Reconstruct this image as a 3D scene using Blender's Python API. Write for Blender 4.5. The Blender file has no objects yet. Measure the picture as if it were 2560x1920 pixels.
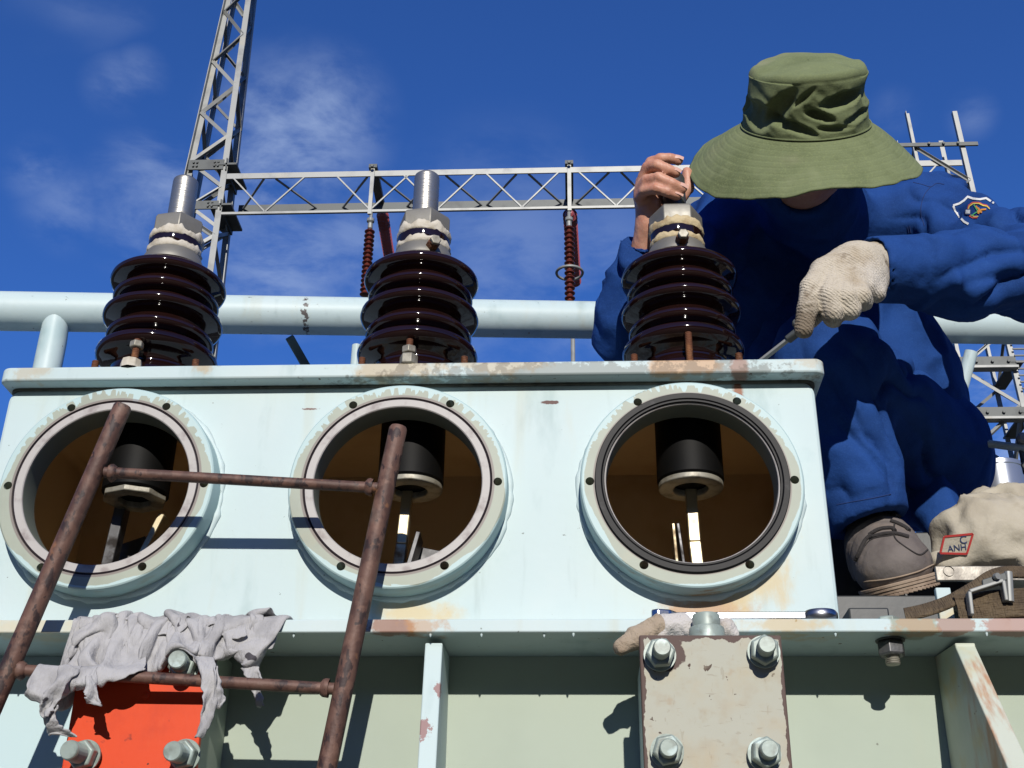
import bpy, math, random
import numpy as np
from mathutils import Vector, Matrix, Quaternion
from mathutils.bvhtree import BVHTree
random.seed(7); rng = np.random.default_rng(7)
K = 0.8                                   # plan units to metres; applied to every top-level object at the end

# ------------------------------------------------------------------ camera, sky, sun, exposure
scene = bpy.context.scene
COL = scene.collection
CAM = np.array([.2869, -1.8751, -.7899]); PITCH, YAW, ROLL, FPX = .4765, .0532, .0138, 3112.8
_cp, _sp, _cy, _sy = math.cos(PITCH), math.sin(PITCH), math.cos(YAW), math.sin(YAW)
FW = np.array([-_sy*_cp, _cy*_cp, _sp]); RT = np.array([_cy, _sy, 0.]); UP = np.cross(RT, FW)
RT, UP = RT*math.cos(ROLL)+UP*math.sin(ROLL), UP*math.cos(ROLL)-RT*math.sin(ROLL)
cam = bpy.data.cameras.new('camera'); camo = bpy.data.objects.new('camera', cam); COL.objects.link(camo)
cam.sensor_width = 36.0; cam.lens = 36.0*FPX/2560; cam.clip_start = .02; cam.clip_end = 6000
camo.matrix_world = Matrix(((RT[0], UP[0], -FW[0], CAM[0]*K), (RT[1], UP[1], -FW[1], CAM[1]*K), (RT[2], UP[2], -FW[2], CAM[2]*K), (0, 0, 0, 1)))
scene.camera = camo
SUN_AZ, SUN_EL = -.0806, .4275            # travel direction of the light
sundir = Vector((math.sin(SUN_AZ)*math.cos(SUN_EL), math.cos(SUN_AZ)*math.cos(SUN_EL), -math.sin(SUN_EL)))
sl = bpy.data.lights.new('sun', 'SUN'); sl.energy = 5.0; sl.angle = math.radians(.5); sl.color = (1, .95, .87)
so = bpy.data.objects.new('sun', sl); COL.objects.link(so); so.rotation_euler = sundir.to_track_quat('-Z', 'Y').to_euler()
world = bpy.data.worlds.new('World'); scene.world = world; world.use_nodes = True
wn = world.node_tree; wn.nodes.clear()
def wnode(t, **kw):
    n = wn.nodes.new(t)
    for k, v in kw.items(): setattr(n, k, v)
    return n
wl = wn.links.new
sky = wnode('ShaderNodeTexSky', sky_type='NISHITA', sun_disc=False)
to_sun = -sundir
sky.sun_elevation = SUN_EL; sky.sun_rotation = math.atan2(to_sun.x, to_sun.y)
sky.altitude = 0; sky.air_density = 1.2; sky.dust_density = 0; sky.ozone_density = 10.0
tc = wnode('ShaderNodeTexCoord'); sep = wnode('ShaderNodeSeparateXYZ'); wl(tc.outputs['Generated'], sep.inputs[0])
mz = wnode('ShaderNodeMath', operation='MAXIMUM'); wl(sep.outputs[2], mz.inputs[0]); mz.inputs[1].default_value = .08
cmb = wnode('ShaderNodeCombineXYZ')
for i in (0, 1):
    dv = wnode('ShaderNodeMath', operation='DIVIDE'); wl(sep.outputs[i], dv.inputs[0]); wl(mz.outputs[0], dv.inputs[1]); wl(dv.outputs[0], cmb.inputs[i])
def wnoise(scale, detail, rough, dist, off):
    mp = wnode('ShaderNodeMapping'); mp.inputs['Location'].default_value = off; wl(cmb.outputs[0], mp.inputs[0])
    n = wnode('ShaderNodeTexNoise'); wl(mp.outputs[0], n.inputs['Vector'])
    n.inputs['Scale'].default_value = scale; n.inputs['Detail'].default_value = detail; n.inputs['Roughness'].default_value = rough; n.inputs['Distortion'].default_value = dist
    return n.outputs['Fac']
def wmr(x, a, b, c=0., d=1.):
    m = wnode('ShaderNodeMapRange', interpolation_type='SMOOTHSTEP'); wl(x, m.inputs[0])
    for k, v in zip((1, 2, 3, 4), (a, b, c, d)): m.inputs[k].default_value = v
    return m.outputs[0]
def wmath(op, a, b):
    m = wnode('ShaderNodeMath', operation=op)
    for i, v in enumerate((a, b)):
        if hasattr(v, 'node'): wl(v, m.inputs[i])
        else: m.inputs[i].default_value = v
    return m.outputs[0]
def pdir(x, y):                            # direction of a point of the picture (2212 px wide)
    u, v = x*2560/2212, y*2560/2212
    d = FW+RT*(u-1280)/FPX-UP*(v-960)/FPX
    return d/np.linalg.norm(d)
wisp = wnoise(5.2, 10, .60, .25, (1.3, .4, 0)); big = wnoise(1.6, 3, .5, .2, (4.1, 2.2, 0))
cover = wmr(big, .66, .86)
for (cx, cy, rad, amt) in ((640, 300, .060, 1.0), (700, 245, .045, 1.0), (600, 380, .055, .9), (560, 250, .035, .7), (350, 440, .05, .75), (320, 380, .035, .6), (620, 560, .06, .75), (760, 540, .05, .5), (145, 445, .03, .4), (255, 185, .022, .45), (300, 160, .018, .45),
                           (1100, 560, .09, .42), (1280, 620, .08, .42), (2190, 900, .06, .8), (2100, 250, .016, .3), (1930, 240, .016, .22), (80, 370, .022, .4), (930, 850, .1, .3)):
    d = pdir(cx, cy); vd = wnode('ShaderNodeVectorMath', operation='DISTANCE'); nrm = wnode('ShaderNodeVectorMath', operation='NORMALIZE')
    wl(tc.outputs['Generated'], nrm.inputs[0]); wl(nrm.outputs[0], vd.inputs[0]); vd.inputs[1].default_value = tuple(d)
    cover = wmath('MAXIMUM', cover, wmath('MULTIPLY', wmr(vd.outputs['Value'], rad*1.5, 0.), amt))
mask = wmath('MULTIPLY', cover, wmr(wisp, .34, .66))
mask = wmath('MULTIPLY', mask, .70)
mixc = wnode('ShaderNodeMix', data_type='RGBA'); wl(mask, mixc.inputs['Factor'])
tint = wnode('ShaderNodeMix', data_type='RGBA', blend_type='MULTIPLY'); tint.inputs['Factor'].default_value = 1.0
wl(sky.outputs[0], tint.inputs['A']); tint.inputs['B'].default_value = (.85, 1.08, 1.55, 1)
wl(tint.outputs['Result'], mixc.inputs['A']); mixc.inputs['B'].default_value = (5.0, 6.4, 9.4, 1)
bg = wnode('ShaderNodeBackground'); wl(mixc.outputs['Result'], bg.inputs['Color']); bg.inputs['Strength'].default_value = .082
wo = wnode('ShaderNodeOutputWorld'); wl(bg.outputs[0], wo.inputs['Surface'])
vs = scene.view_settings; vs.view_transform = 'Standard'; vs.look = 'None'; vs.gamma = 1; vs.use_curve_mapping = False; vs.exposure = .04

# ------------------------------------------------------------------ geometry helpers
def V(*a): return np.array(a, float)
def P(x, y, Y):                            # point at depth Y seen at a place of the picture
    u, v = x*2560/2212, y*2560/2212
    d = FW+RT*(u-1280)/FPX-UP*(v-960)/FPX
    return CAM+d*(Y-CAM[1])/d[1]
def _hash(i, j, k, s):
    n = (i*374761393+j*668265263+k*2147483647+s*1274126177) & 0xffffffff
    n = ((n ^ (n >> 13))*1274126177) & 0xffffffff
    return ((n ^ (n >> 16)) & 0xffff)/65535.0
def vnoise(p, s=0):                        # value noise in numpy, p (N,3)
    p = np.asarray(p, float); i = np.floor(p).astype(np.int64); f = p-i; f = f*f*(3-2*f)
    r = 0
    for a in (0, 1):
        for b in (0, 1):
            for c in (0, 1):
                w = (f[:, 0] if a else 1-f[:, 0])*(f[:, 1] if b else 1-f[:, 1])*(f[:, 2] if c else 1-f[:, 2])
                r = r+w*_hash(i[:, 0]+a, i[:, 1]+b, i[:, 2]+c, s)
    return r*2-1
def fbm(p, s=0, o=3):
    r = 0; a = 1.; t = 0
    for k in range(o): r = r+a*vnoise(np.asarray(p)*(2**k)+k*17.3, s+k); t += a; a *= .5
    return r/t
def basis(d):
    d = np.asarray(d, float); d = d/np.linalg.norm(d)
    a = V(0, 0, 1) if abs(d[2]) < .9 else V(1, 0, 0)
    x = np.cross(a, d); x /= np.linalg.norm(x)
    return x, np.cross(d, x), d
class MB:
    def __init__(s): s.v = []; s.f = []
    def add(s, vs, fs):
        n = len(s.v); s.v += [tuple(map(float, q)) for q in vs]; s.f += [tuple(n+i for i in q) for q in fs]; return s
    def box(s, lo, hi):
        (a, b, c), (d, e, f) = lo, hi
        return s.add([(a, b, c), (d, b, c), (d, e, c), (a, e, c), (a, b, f), (d, b, f), (d, e, f), (a, e, f)],
                     [(0, 3, 2, 1), (4, 5, 6, 7), (0, 1, 5, 4), (1, 2, 6, 5), (2, 3, 7, 6), (3, 0, 4, 7)])
    def rings(s, rs, cap0=True, cap1=True, closed=False):    # list of equal length loops
        n = len(rs[0]); vs = [p for r in rs for p in r]; fs = []
        m = len(rs)
        for i in range(m if closed else m-1):
            for j in range(n):
                a, b = i*n+j, i*n+(j+1) % n; c, d = ((i+1) % m)*n+(j+1) % n, ((i+1) % m)*n+j
                fs.append((a, b, c, d))
        if not closed:
            if cap0: fs.append(tuple(range(n))[::-1])
            if cap1: fs.append(tuple((m-1)*n+j for j in range(n)))
        return s.add(vs, fs)
    def lathe(s, prof, o=(0, 0, 0), ax=(0, 0, 1), seg=48, cap0=False, cap1=False, wob=None):
        x, y, d = basis(ax); o = np.asarray(o, float); rs = []
        for k, (r, t) in enumerate(prof):
            rs.append([o+d*t+(x*math.cos(q)+y*math.sin(q))*(r*(1 if wob is None else wob(k, q))) for q in (2*math.pi*j/seg for j in range(seg))])
        return s.rings(rs, cap0, cap1)
    def cyl(s, p, q, r, r2=None, seg=16):
        p, q = np.asarray(p, float), np.asarray(q, float); L = np.linalg.norm(q-p)
        return s.lathe([(r, 0), (r if r2 is None else r2, L)], p, q-p, seg, True, True)
    def hexp(s, p, q, r, rot=0., ch=.12):   # hexagonal prism with chamfered ends
        p, q = np.asarray(p, float), np.asarray(q, float); x, y, d = basis(q-p); L = np.linalg.norm(q-p)
        rs = []
        for (k, t) in ((1-ch, 0), (1, L*.12), (1, L*.86), (1-ch, L)):
            rs.append([p+d*t+(x*math.cos(rot+j*math.pi/3)+y*math.sin(rot+j*math.pi/3))*r*k for j in range(6)])
        return s.rings(rs)
    def tube(s, path, r, seg=10, caps=True):
        path = [np.asarray(p, float) for p in path]; n = len(path); rs = []
        u = None
        for i in range(n):
            t = path[min(i+1, n-1)]-path[max(i-1, 0)]; t /= np.linalg.norm(t)+1e-12
            if u is None: u = basis(t)[0]
            u = u-t*np.dot(u, t); u /= np.linalg.norm(u)+1e-12; w = np.cross(t, u)
            ri = r[i] if hasattr(r, '__len__') else r
            rs.append([path[i]+(u*math.cos(q)+w*math.sin(q))*ri for q in (2*math.pi*j/seg for j in range(seg))])
        return s.rings(rs, caps, caps)
    def ribbon(s, path, wid, th, upv=None):  # flat strap along a path; wid = list of width vectors
        rs = []; n = len(path)
        for i in range(n):
            p = np.asarray(path[i], float); w = np.asarray(wid[i], float)
            t = np.asarray(path[min(i+1, n-1)], float)-np.asarray(path[max(i-1, 0)], float)
            nn = np.cross(t, w); nn = nn/(np.linalg.norm(nn)+1e-12)*th/2
            rs.append([p-w/2-nn, p+w/2-nn, p+w/2+nn, p-w/2+nn])
        return s.rings(rs)
    def angle(s, p, q, w, t, side=0.):       # L-section steel bar
        p, q = np.asarray(p, float), np.asarray(q, float); x, y, d = basis(q-p)
        c, sn = math.cos(side), math.sin(side); x, y = x*c+y*sn, y*c-x*sn
        sec = [(0, 0), (w, 0), (w, t), (t, t), (t, w), (0, w)]
        return s.rings([[e+x*(a-w*.3)+y*(b-w*.3) for a, b in sec] for e in (p, q)])
    def bar(s, p, q, w, h, upv=(0, 0, 1)):
        p, q = np.asarray(p, float), np.asarray(q, float); d = (q-p)/np.linalg.norm(q-p)
        x = np.cross(d, upv); x /= np.linalg.norm(x); y = np.cross(x, d)
        return s.rings([[e+x*a*w/2+y*b*h/2 for a, b in ((-1, -1), (1, -1), (1, 1), (-1, 1))] for e in (p, q)])
def wloc(o):
    l = np.zeros(3)
    while o is not None: l = l+np.array(o.location); o = o.parent
    return l
def mesh_of(name, v, f, smooth=30):
    me = bpy.data.meshes.new(name); me.from_pydata([tuple(p) for p in v], [], f); me.update()
    if smooth:
        me.shade_smooth()
        if smooth < 170: me.set_sharp_from_angle(angle=math.radians(smooth))
    return me
def obj(name, mb, mat, parent=None, smooth=30, bevel=0, seg=2, subd=0, loc=None):
    """one mesh object; geometry given in plan coordinates, stored relative to its parent (or to loc)"""
    base = wloc(parent) if parent is not None else (np.zeros(3) if loc is None else np.asarray(loc, float))
    v = np.array(mb.v, float)-base
    me = mesh_of(name, v, mb.f, smooth); o = bpy.data.objects.new(name, me); COL.objects.link(o)
    if parent is not None: o.parent = parent
    elif loc is not None: o.location = tuple(base)
    if mat is not None: me.materials.append(mat)
    if bevel:
        b = o.modifiers.new('bevel', 'BEVEL'); b.width = bevel; b.segments = seg; b.limit_method = 'ANGLE'; b.angle_limit = math.radians(35)
        b.harden_normals = False
    if subd:
        b = o.modifiers.new('sub', 'SUBSURF'); b.levels = subd; b.render_levels = subd
    return o
def tag(o, label, cat, group=None):
    o['label'] = label; o['category'] = cat
    if group: o['group'] = group
    return o
def thing(name, loc, label, cat, group=None):
    o = bpy.data.objects.new(name, None); COL.objects.link(o); o.location = tuple(map(float, loc)); o.empty_display_size = .05
    return tag(o, label, cat, group)
def struct(o): o['kind'] = 'structure'; return o
def copy_tree(o, parent=None):
    c = o.copy(); COL.objects.link(c); c.parent = parent
    for ch in o.children: copy_tree(ch, c)
    return c
def boolean_cut(o, cutters):
    for k, cb in enumerate(cutters):
        co = bpy.data.objects.new('cut', mesh_of('cut', cb.v, cb.f, 0)); COL.objects.link(co); co.location = o.location
        m = o.modifiers.new('b', 'BOOLEAN'); m.operation = 'DIFFERENCE'; m.object = co; m.solver = 'EXACT'
        bpy.context.view_layer.update()
        me = bpy.data.meshes.new_from_object(o.evaluated_get(bpy.context.evaluated_depsgraph_get()))
        o.modifiers.remove(m); old = o.data; nm = old.name; o.data = me; me.name = nm
        bpy.data.objects.remove(co)
    me.shade_smooth(); me.set_sharp_from_angle(angle=math.radians(30))
# ---- implicit surfaces
def smin(a, b, k):
    h = np.clip(.5+.5*(b-a)/k, 0, 1); return b*(1-h)+a*h-k*h*(1-h)
def rcone(p, a, b, ra, rb, sq=None):
    a, b = np.asarray(a, np.float32), np.asarray(b, np.float32); ab = b-a; L = float(ab@ab)+1e-12
    t = np.clip(((p-a)@ab)/L, 0, 1)
    return np.linalg.norm(p-a-t[:, None]*ab, axis=1)-(ra+(rb-ra)*t)
def ell(p, c, r, R=None):
    q = p-np.asarray(c, np.float32)
    if R is not None: q = q@np.asarray(R, np.float32)
    r = np.asarray(r, np.float32); k0 = np.linalg.norm(q/r, axis=1); k1 = np.linalg.norm(q/(r*r), axis=1)+1e-9
    return k0*(k0-1)/k1
def surface_nets(fn, lo, hi, h):
    lo, hi = np.asarray(lo, float), np.asarray(hi, float)
    n = np.ceil((hi-lo)/h).astype(int)+1
    ax = [lo[i]+h*np.arange(n[i]) for i in range(3)]
    val = np.empty(n, np.float32); BS = 8                  # only blocks near the surface are sampled densely
    st_ = [np.arange(0, n[i], BS) for i in range(3)]
    bc_ = np.stack(np.meshgrid(*[lo[i]+h*(st_[i]+BS/2-.5) for i in range(3)], indexing='ij'), -1).reshape(-1, 3).astype(np.float32)
    bd = fn(bc_).reshape([len(q) for q in st_])
    far = np.abs(bd) > h*BS*1.25
    full_ = np.repeat(np.repeat(np.repeat(np.where(bd < 0, -1., 1.), BS, 0), BS, 1), BS, 2); val[:] = full_[:n[0], :n[1], :n[2]]
    near = np.repeat(np.repeat(np.repeat(~far, BS, 0), BS, 1), BS, 2)[:n[0], :n[1], :n[2]]
    ii = np.argwhere(near)
    for c0 in range(0, len(ii), 400000):
        q = ii[c0:c0+400000]; val[tuple(q.T)] = fn((lo+h*q).astype(np.float32))
    s = val < 0
    c = np.zeros(n-1, np.int8)
    for a in (0, 1):
        for b in (0, 1):
            for d in (0, 1): c += s[a:n[0]-1+a, b:n[1]-1+b, d:n[2]-1+d]
    act = (c > 0) & (c < 8); I = np.argwhere(act); idx = -np.ones(act.shape, np.int64); idx[act] = np.arange(len(I))
    acc = np.zeros((len(I), 3)); cnt = np.zeros(len(I))
    cor = [(a, b, d) for a in (0, 1) for b in (0, 1) for d in (0, 1)]
    for x in range(8):
        for y in range(x+1, 8):
            if sum(abs(np.array(cor[x])-np.array(cor[y]))) != 1: continue
            va = val[tuple((I+cor[x]).T)]; vb = val[tuple((I+cor[y]).T)]; m = (va < 0) != (vb < 0)
            t = np.where(m, va/np.where(va-vb == 0, 1, va-vb), 0)
            acc += np.where(m[:, None], np.array(cor[x])+t[:, None]*(np.array(cor[y])-np.array(cor[x])), 0); cnt += m
    ver = lo+h*(I+acc/np.maximum(cnt, 1)[:, None])
    F = []
    for a in range(3):
        b, d = (a+1) % 3, (a+2) % 3
        sa = [slice(None)]*3; sb = [slice(None)]*3; sa[a] = slice(0, -1); sb[a] = slice(1, None)
        A = s[tuple(sa)]; B = s[tuple(sb)]; E = np.argwhere(A != B)
        E = E[(E[:, b] > 0) & (E[:, d] > 0) & (E[:, b] < n[b]-1) & (E[:, d] < n[d]-1)]
        eb, ed = np.zeros(3, int), np.zeros(3, int); eb[b] = 1; ed[d] = 1
        q = [idx[tuple((E-x).T)] for x in (0*eb, eb, eb+ed, ed)]
        Q = np.stack(q, 1); ins = A[tuple(E.T)]
        Q[~ins] = Q[~ins][:, ::-1]; F.append(Q[(Q >= 0).all(1)])
    F = np.concatenate(F)
    return ver, F
def largest(v, F):                         # keep the biggest connected piece
    lab = np.arange(len(v))
    while True:
        m = lab[F].min(1); new = lab.copy()
        for k in range(4): np.minimum.at(new, F[:, k], m)
        new = new[new]
        if (new == lab).all(): break
        lab = new
    u, c = np.unique(lab, return_counts=True); keep = lab == u[c.argmax()]
    idx = np.cumsum(keep)-1; return v[keep], idx[F[keep[F].all(1)]]
def vnormals(v, F):
    n = np.zeros_like(v); a = v[F[:, 2]]-v[F[:, 0]]; b = v[F[:, 3]]-v[F[:, 1]]; fn = np.cross(a, b)
    for k in range(4): np.add.at(n, F[:, k], fn)
    return n/(np.linalg.norm(n, axis=1)[:, None]+1e-12)
def relax(v, F, it=1, lam=.5):
    for _ in range(it):
        s = np.zeros_like(v); c = np.zeros(len(v))
        for k in range(4):
            np.add.at(s, F[:, k], v[F[:, (k+1) % 4]]+v[F[:, k-1]]); np.add.at(c, F[:, k], 2)
        v = v+lam*(s/c[:, None]-v)
    return v
def sdf_obj(name, fn, lo, hi, h, mat, parent, disp=None, sm=1, loc=None):
    v, F = surface_nets(fn, lo, hi, h); v, F = largest(v, F); v = relax(v, F, sm)
    if disp is not None:
        n = vnormals(v, F); v = v+n*disp(v, n)[:, None]
    m = MB(); m.v = v; m.f = F.tolist()
    return obj(name, m, mat, parent, 180, loc=loc)

# ------------------------------------------------------------------ materials
def srgb(r, g, b, k=.72):
    f = lambda c: c/12.92 if c <= .04045 else ((c+.055)/1.055)**2.4
    return (f(r/255)*k, f(g/255)*k, f(b/255)*k, 1)
class Mat:
    def __init__(s, name, col, rough=.5, metal=0., spec=.5, coat=0., coords='Object', sub=0.):
        s.m = bpy.data.materials.new(name); s.m.use_nodes = True; s.nt = s.m.node_tree; s.b = s.nt.nodes['Principled BSDF']
        s.b.inputs['Roughness'].default_value = rough; s.b.inputs['Metallic'].default_value = metal; s.b.inputs['Specular IOR Level'].default_value = spec
        s.b.inputs['Coat Weight'].default_value = coat; s.b.inputs['Coat Roughness'].default_value = .08
        if sub: s.b.inputs['Subsurface Weight'].default_value = sub; s.b.inputs['Subsurface Radius'].default_value = (.02, .008, .004); s.b.inputs['Subsurface Scale'].default_value = .6
        t = s.nt.nodes.new('ShaderNodeTexCoord'); s.co = t.outputs[coords]
        s.col = s._rgb(col); s.ro = None; s.bump = None
    def N(s, t, **kw):
        n = s.nt.nodes.new(t)
        for k, v in kw.items(): setattr(n, k, v)
        return n
    def L(s, a, b): s.nt.links.new(a, b)
    def _rgb(s, c):
        n = s.N('ShaderNodeRGB'); n.outputs[0].default_value = c if len(c) == 4 else (*c, 1); return n.outputs[0]
    def math(s, op, a, b=0., clamp=False):
        n = s.N('ShaderNodeMath', operation=op); n.use_clamp = clamp
        for i, v in enumerate((a, b)):
            if hasattr(v, 'node'): s.L(v, n.inputs[i])
            else: n.inputs[i].default_value = v
        return n.outputs[0]
    def mapped(s, stretch=(1, 1, 1), off=(0, 0, 0), rot=(0, 0, 0)):
        m = s.N('ShaderNodeMapping'); s.L(s.co, m.inputs[0]); m.inputs['Scale'].default_value = stretch; m.inputs['Location'].default_value = off; m.inputs['Rotation'].default_value = rot
        return m.outputs[0]
    def noise(s, scale=5, detail=4, rough=.55, dist=0., stretch=(1, 1, 1), off=(0, 0, 0), rot=(0, 0, 0)):
        n = s.N('ShaderNodeTexNoise'); s.L(s.mapped(stretch, off, rot), n.inputs['Vector'])
        n.inputs['Scale'].default_value = scale; n.inputs['Detail'].default_value = detail; n.inputs['Roughness'].default_value = rough; n.inputs['Distortion'].default_value = dist
        return n.outputs['Fac']
    def sstep(s, x, a, b, c=0., d=1.):
        m = s.N('ShaderNodeMapRange', interpolation_type='SMOOTHSTEP'); s.L(x, m.inputs[0])
        for k, v in zip((1, 2, 3, 4), (a, b, c, d)): m.inputs[k].default_value = v
        return m.outputs[0]
    def mix(s, fac, col, mode='MIX', rough=None):
        n = s.N('ShaderNodeMix', data_type='RGBA', blend_type=mode)
        if hasattr(fac, 'node'): s.L(fac, n.inputs['Factor'])
        else: n.inputs['Factor'].default_value = fac
        s.L(s.col, n.inputs['A'])
        if hasattr(col, 'node'): s.L(col, n.inputs['B'])
        else: n.inputs['B'].default_value = col if len(col) == 4 else (*col, 1)
        s.col = n.outputs['Result']
        if rough is not None:
            r = s.N('ShaderNodeMix', data_type='FLOAT')
            if hasattr(fac, 'node'): s.L(fac, r.inputs['Factor'])
            else: r.inputs['Factor'].default_value = fac
            if s.ro is None: r.inputs['A'].default_value = s.b.inputs['Roughness'].default_value
            else: s.L(s.ro, r.inputs['A'])
            r.inputs['B'].default_value = rough; s.ro = r.outputs['Result']
        return s
    def patch(s, col, lo, hi, scale=5, amt=1., rough=None, **kw):
        f = s.sstep(s.noise(scale, **kw), lo, hi, 0, amt); return s.mix(f, col, rough=rough)
    def blob(s, col, c, rad, scale=40, ragged=.8, amt=1., squash=(1, 1, 1), soft=.3, rough=None, stretch=(1, 1, 1)):
        m = s.N('ShaderNodeMapping'); s.L(s.co, m.inputs[0]); m.inputs['Scale'].default_value = squash
        m.inputs['Location'].default_value = tuple(-c[i]*squash[i] for i in range(3))
        ln = s.N('ShaderNodeVectorMath', operation='LENGTH'); s.L(m.outputs[0], ln.inputs[0])
        d = s.math('SUBTRACT', 1., s.math('DIVIDE', ln.outputs['Value'], rad))
        d = s.math('ADD', d, s.math('MULTIPLY', s.math('SUBTRACT', s.noise(scale, 5, .65, stretch=stretch), .5), ragged*2))
        return s.mix(s.sstep(d, .5-soft*.5, .5+soft*.5, 0, amt), col, rough=rough)
    def bumpn(s, strength, scale, detail=4, dist=.002, rough=.6, stretch=(1, 1, 1), h=None, rot=(0, 0, 0)):
        n = s.N('ShaderNodeBump'); n.inputs['Strength'].default_value = strength; n.inputs['Distance'].default_value = dist
        s.L(h if h is not None else s.noise(scale, detail, rough, stretch=stretch, rot=rot), n.inputs['Height'])
        if s.bump is not None: s.L(s.bump, n.inputs['Normal'])
        s.bump = n.outputs[0]; return s
    def done(s):
        s.L(s.col, s.b.inputs['Base Color'])
        if s.ro is not None: s.L(s.ro, s.b.inputs['Roughness'])
        if s.bump is not None: s.L(s.bump, s.b.inputs['Normal'])
        return s.m
BLUE = srgb(202, 221, 222); BLUE_D = srgb(172, 200, 202); RUST = srgb(150, 82, 38); RUST_L = srgb(196, 140, 78); RUST_D = srgb(92, 52, 34); SAGE = srgb(172, 182, 164); CHALK = srgb(214, 227, 226)
def blue_paint(name, blobs=(), streak=True, rough=.42, grime=.35):
    m = Mat(name, BLUE, rough+.14, 0, .3)
    m.patch(CHALK, .45, .75, 3.5, .6, detail=6); m.patch(BLUE_D, .58, .75, 7, .55, detail=7, off=(3, 1, 2))
    if streak: m.patch(srgb(198, 200, 180), .58, .80, 16, .5, stretch=(1, 1, .09), detail=4); m.patch(srgb(150, 168, 166), .60, .78, 26, .4, stretch=(1, 1, .12), detail=5, off=(5, 1, 1))
    m.patch(srgb(150, 176, 176), .56, .74, 11, .5, detail=7, stretch=(1, 1, .35), off=(9, 4, 3)); m.patch(srgb(206, 214, 204), .6, .8, 22, .5, detail=6, stretch=(1, 1, .2), off=(2, 2, 8))
    m.patch(srgb(120, 130, 124), .68, .80, 40, grime, detail=5, off=(7, 7, 1)); m.patch(srgb(104, 112, 104), .72, .735, 90, .7, detail=3, off=(3, 7, 5))
    m.patch(srgb(96, 70, 56), .745, .765, 60, .85, detail=2, off=(1, 9, 4), rough=.8)
    for b in blobs: m.blob(**b)
    m.bumpn(.12, 45, dist=.002); m.bumpn(.12, 9, 3, dist=.004)
    return m.done()

# ------------------------------------------------------------------ materials of the equipment
def rb(c, rad, col=RUST_L, **k): return dict(col=col, c=c, rad=rad, **k)
# stains are placed in each thing's own coordinates
BOXB = V(0, .045, -.2352)                  # base of the turret box
def bx_(x, y, z): return tuple(V(x, y, z)-BOXB)
M_box = blue_paint('pale_blue_box_paint', [
    rb(bx_(.50, .045, -.205), .13, RUST_L, squash=(1, .2, 2.4), scale=26, ragged=.7, amt=.75, soft=.5),
    rb(bx_(.58, .045, -.15), .10, srgb(214, 190, 138), squash=(1, .2, 1), scale=24, ragged=.9, amt=.7, soft=.5, stretch=(1, 1, .4)),
    rb(bx_(.03, .045, -.205), .09, srgb(216, 196, 150), squash=(.8, .2, 2.5), scale=20, ragged=.8, amt=.8, soft=.6),
    rb(bx_(.573, .045, .19), .035, RUST, squash=(2.2, .2, .6), scale=40, ragged=.5, amt=.9, soft=.4),
    rb(bx_(.655, .045, .0), .10, srgb(222, 204, 160), squash=(6, .2, 1), scale=30, ragged=.7, amt=.7, soft=.5),
    rb(bx_(.25, .045, .166), .022, srgb(96, 62, 58), squash=(.7, .2, 3), scale=90, ragged=.5, amt=1, soft=.15),
    rb(bx_(-.165, .045, .158), .016, srgb(120, 84, 76), squash=(.7, .2, 4), scale=110, ragged=.8, amt=.9, soft=.15)])
M_lid = blue_paint('pale_blue_lid_paint', [
    rb(bx_(-.01, .02, .22), .12, srgb(196, 168, 122), squash=(.8, .5, 2.5), scale=30, ragged=.75, amt=0.65, soft=.35),
    rb(bx_(.16, .02, .225), .12, srgb(196, 168, 122), squash=(.8, .5, 3), scale=36, ragged=.9, amt=0.54, soft=.35),
    rb(bx_(.48, .02, .22), .09, srgb(206, 146, 70), squash=(.8, .5, 2), scale=26, ragged=.7, amt=0.68, soft=.35),
    rb(bx_(.575, .02, .213), .05, RUST, squash=(1.6, .5, 1), scale=36, ragged=.6, amt=0.72, soft=.3),
    rb(bx_(-.35, .02, .225), .035, srgb(196, 168, 122), squash=(1, .5, 1.2), scale=40, ragged=.7, amt=0.65, soft=.35),
    rb(bx_(-.66, .02, .222), .06, srgb(196, 168, 122), squash=(1, .5, 2), scale=44, ragged=.9, amt=0.43, soft=.4),
    rb(bx_(.69, .02, .225), .07, srgb(196, 168, 122), squash=(1, .5, 2), scale=44, ragged=.9, amt=0.43, soft=.4),
    rb(bx_(.3, .02, .203), .5, srgb(90, 78, 62), squash=(.8, .5, 9), scale=40, ragged=1.1, amt=0.50, soft=.2)], rough=.38, grime=.6)
def fl_(x, z=-.246): return (x, -.0194, z)
M_flange = blue_paint('pale_blue_flange_paint', [
    rb(fl_(.015), .05, RUST, squash=(.8, 1, 1.6), scale=34, ragged=.9, amt=0.76, soft=.35),
    rb(fl_(.06), .06, RUST_L, squash=(1, 1, 2), scale=36, ragged=.9, amt=0.56, soft=.35),
    rb(fl_(.61), .10, srgb(206, 180, 128), squash=(.8, 1, 3.5), scale=26, ragged=.8, amt=0.68, soft=.4),
    rb(fl_(.80), .075, srgb(150, 158, 136), squash=(1, 1, 1), scale=12, ragged=.5, amt=0.76, soft=.1),
    rb(fl_(.80), .060, srgb(186, 150, 112), squash=(.9, 1, 1.5), scale=30, ragged=.9, amt=0.64, soft=.2),
    rb(fl_(.86, -.25), .06, srgb(164, 112, 86), squash=(.9, 1, 1.3), scale=22, ragged=.7, amt=0.72, soft=.1),
    rb(fl_(.95, -.252), .07, srgb(178, 120, 100), squash=(.9, 1, 1.6), scale=22, ragged=.7, amt=0.72, soft=.12),
    rb(fl_(-.55), .12, srgb(222, 206, 168), squash=(.8, 1, 3), scale=24, ragged=.7, amt=0.64, soft=.5),
    rb(fl_(-.68), .05, RUST_L, squash=(.8, 1, 2), scale=30, ragged=.9, amt=0.56, soft=.5)], rough=.4)
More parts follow.
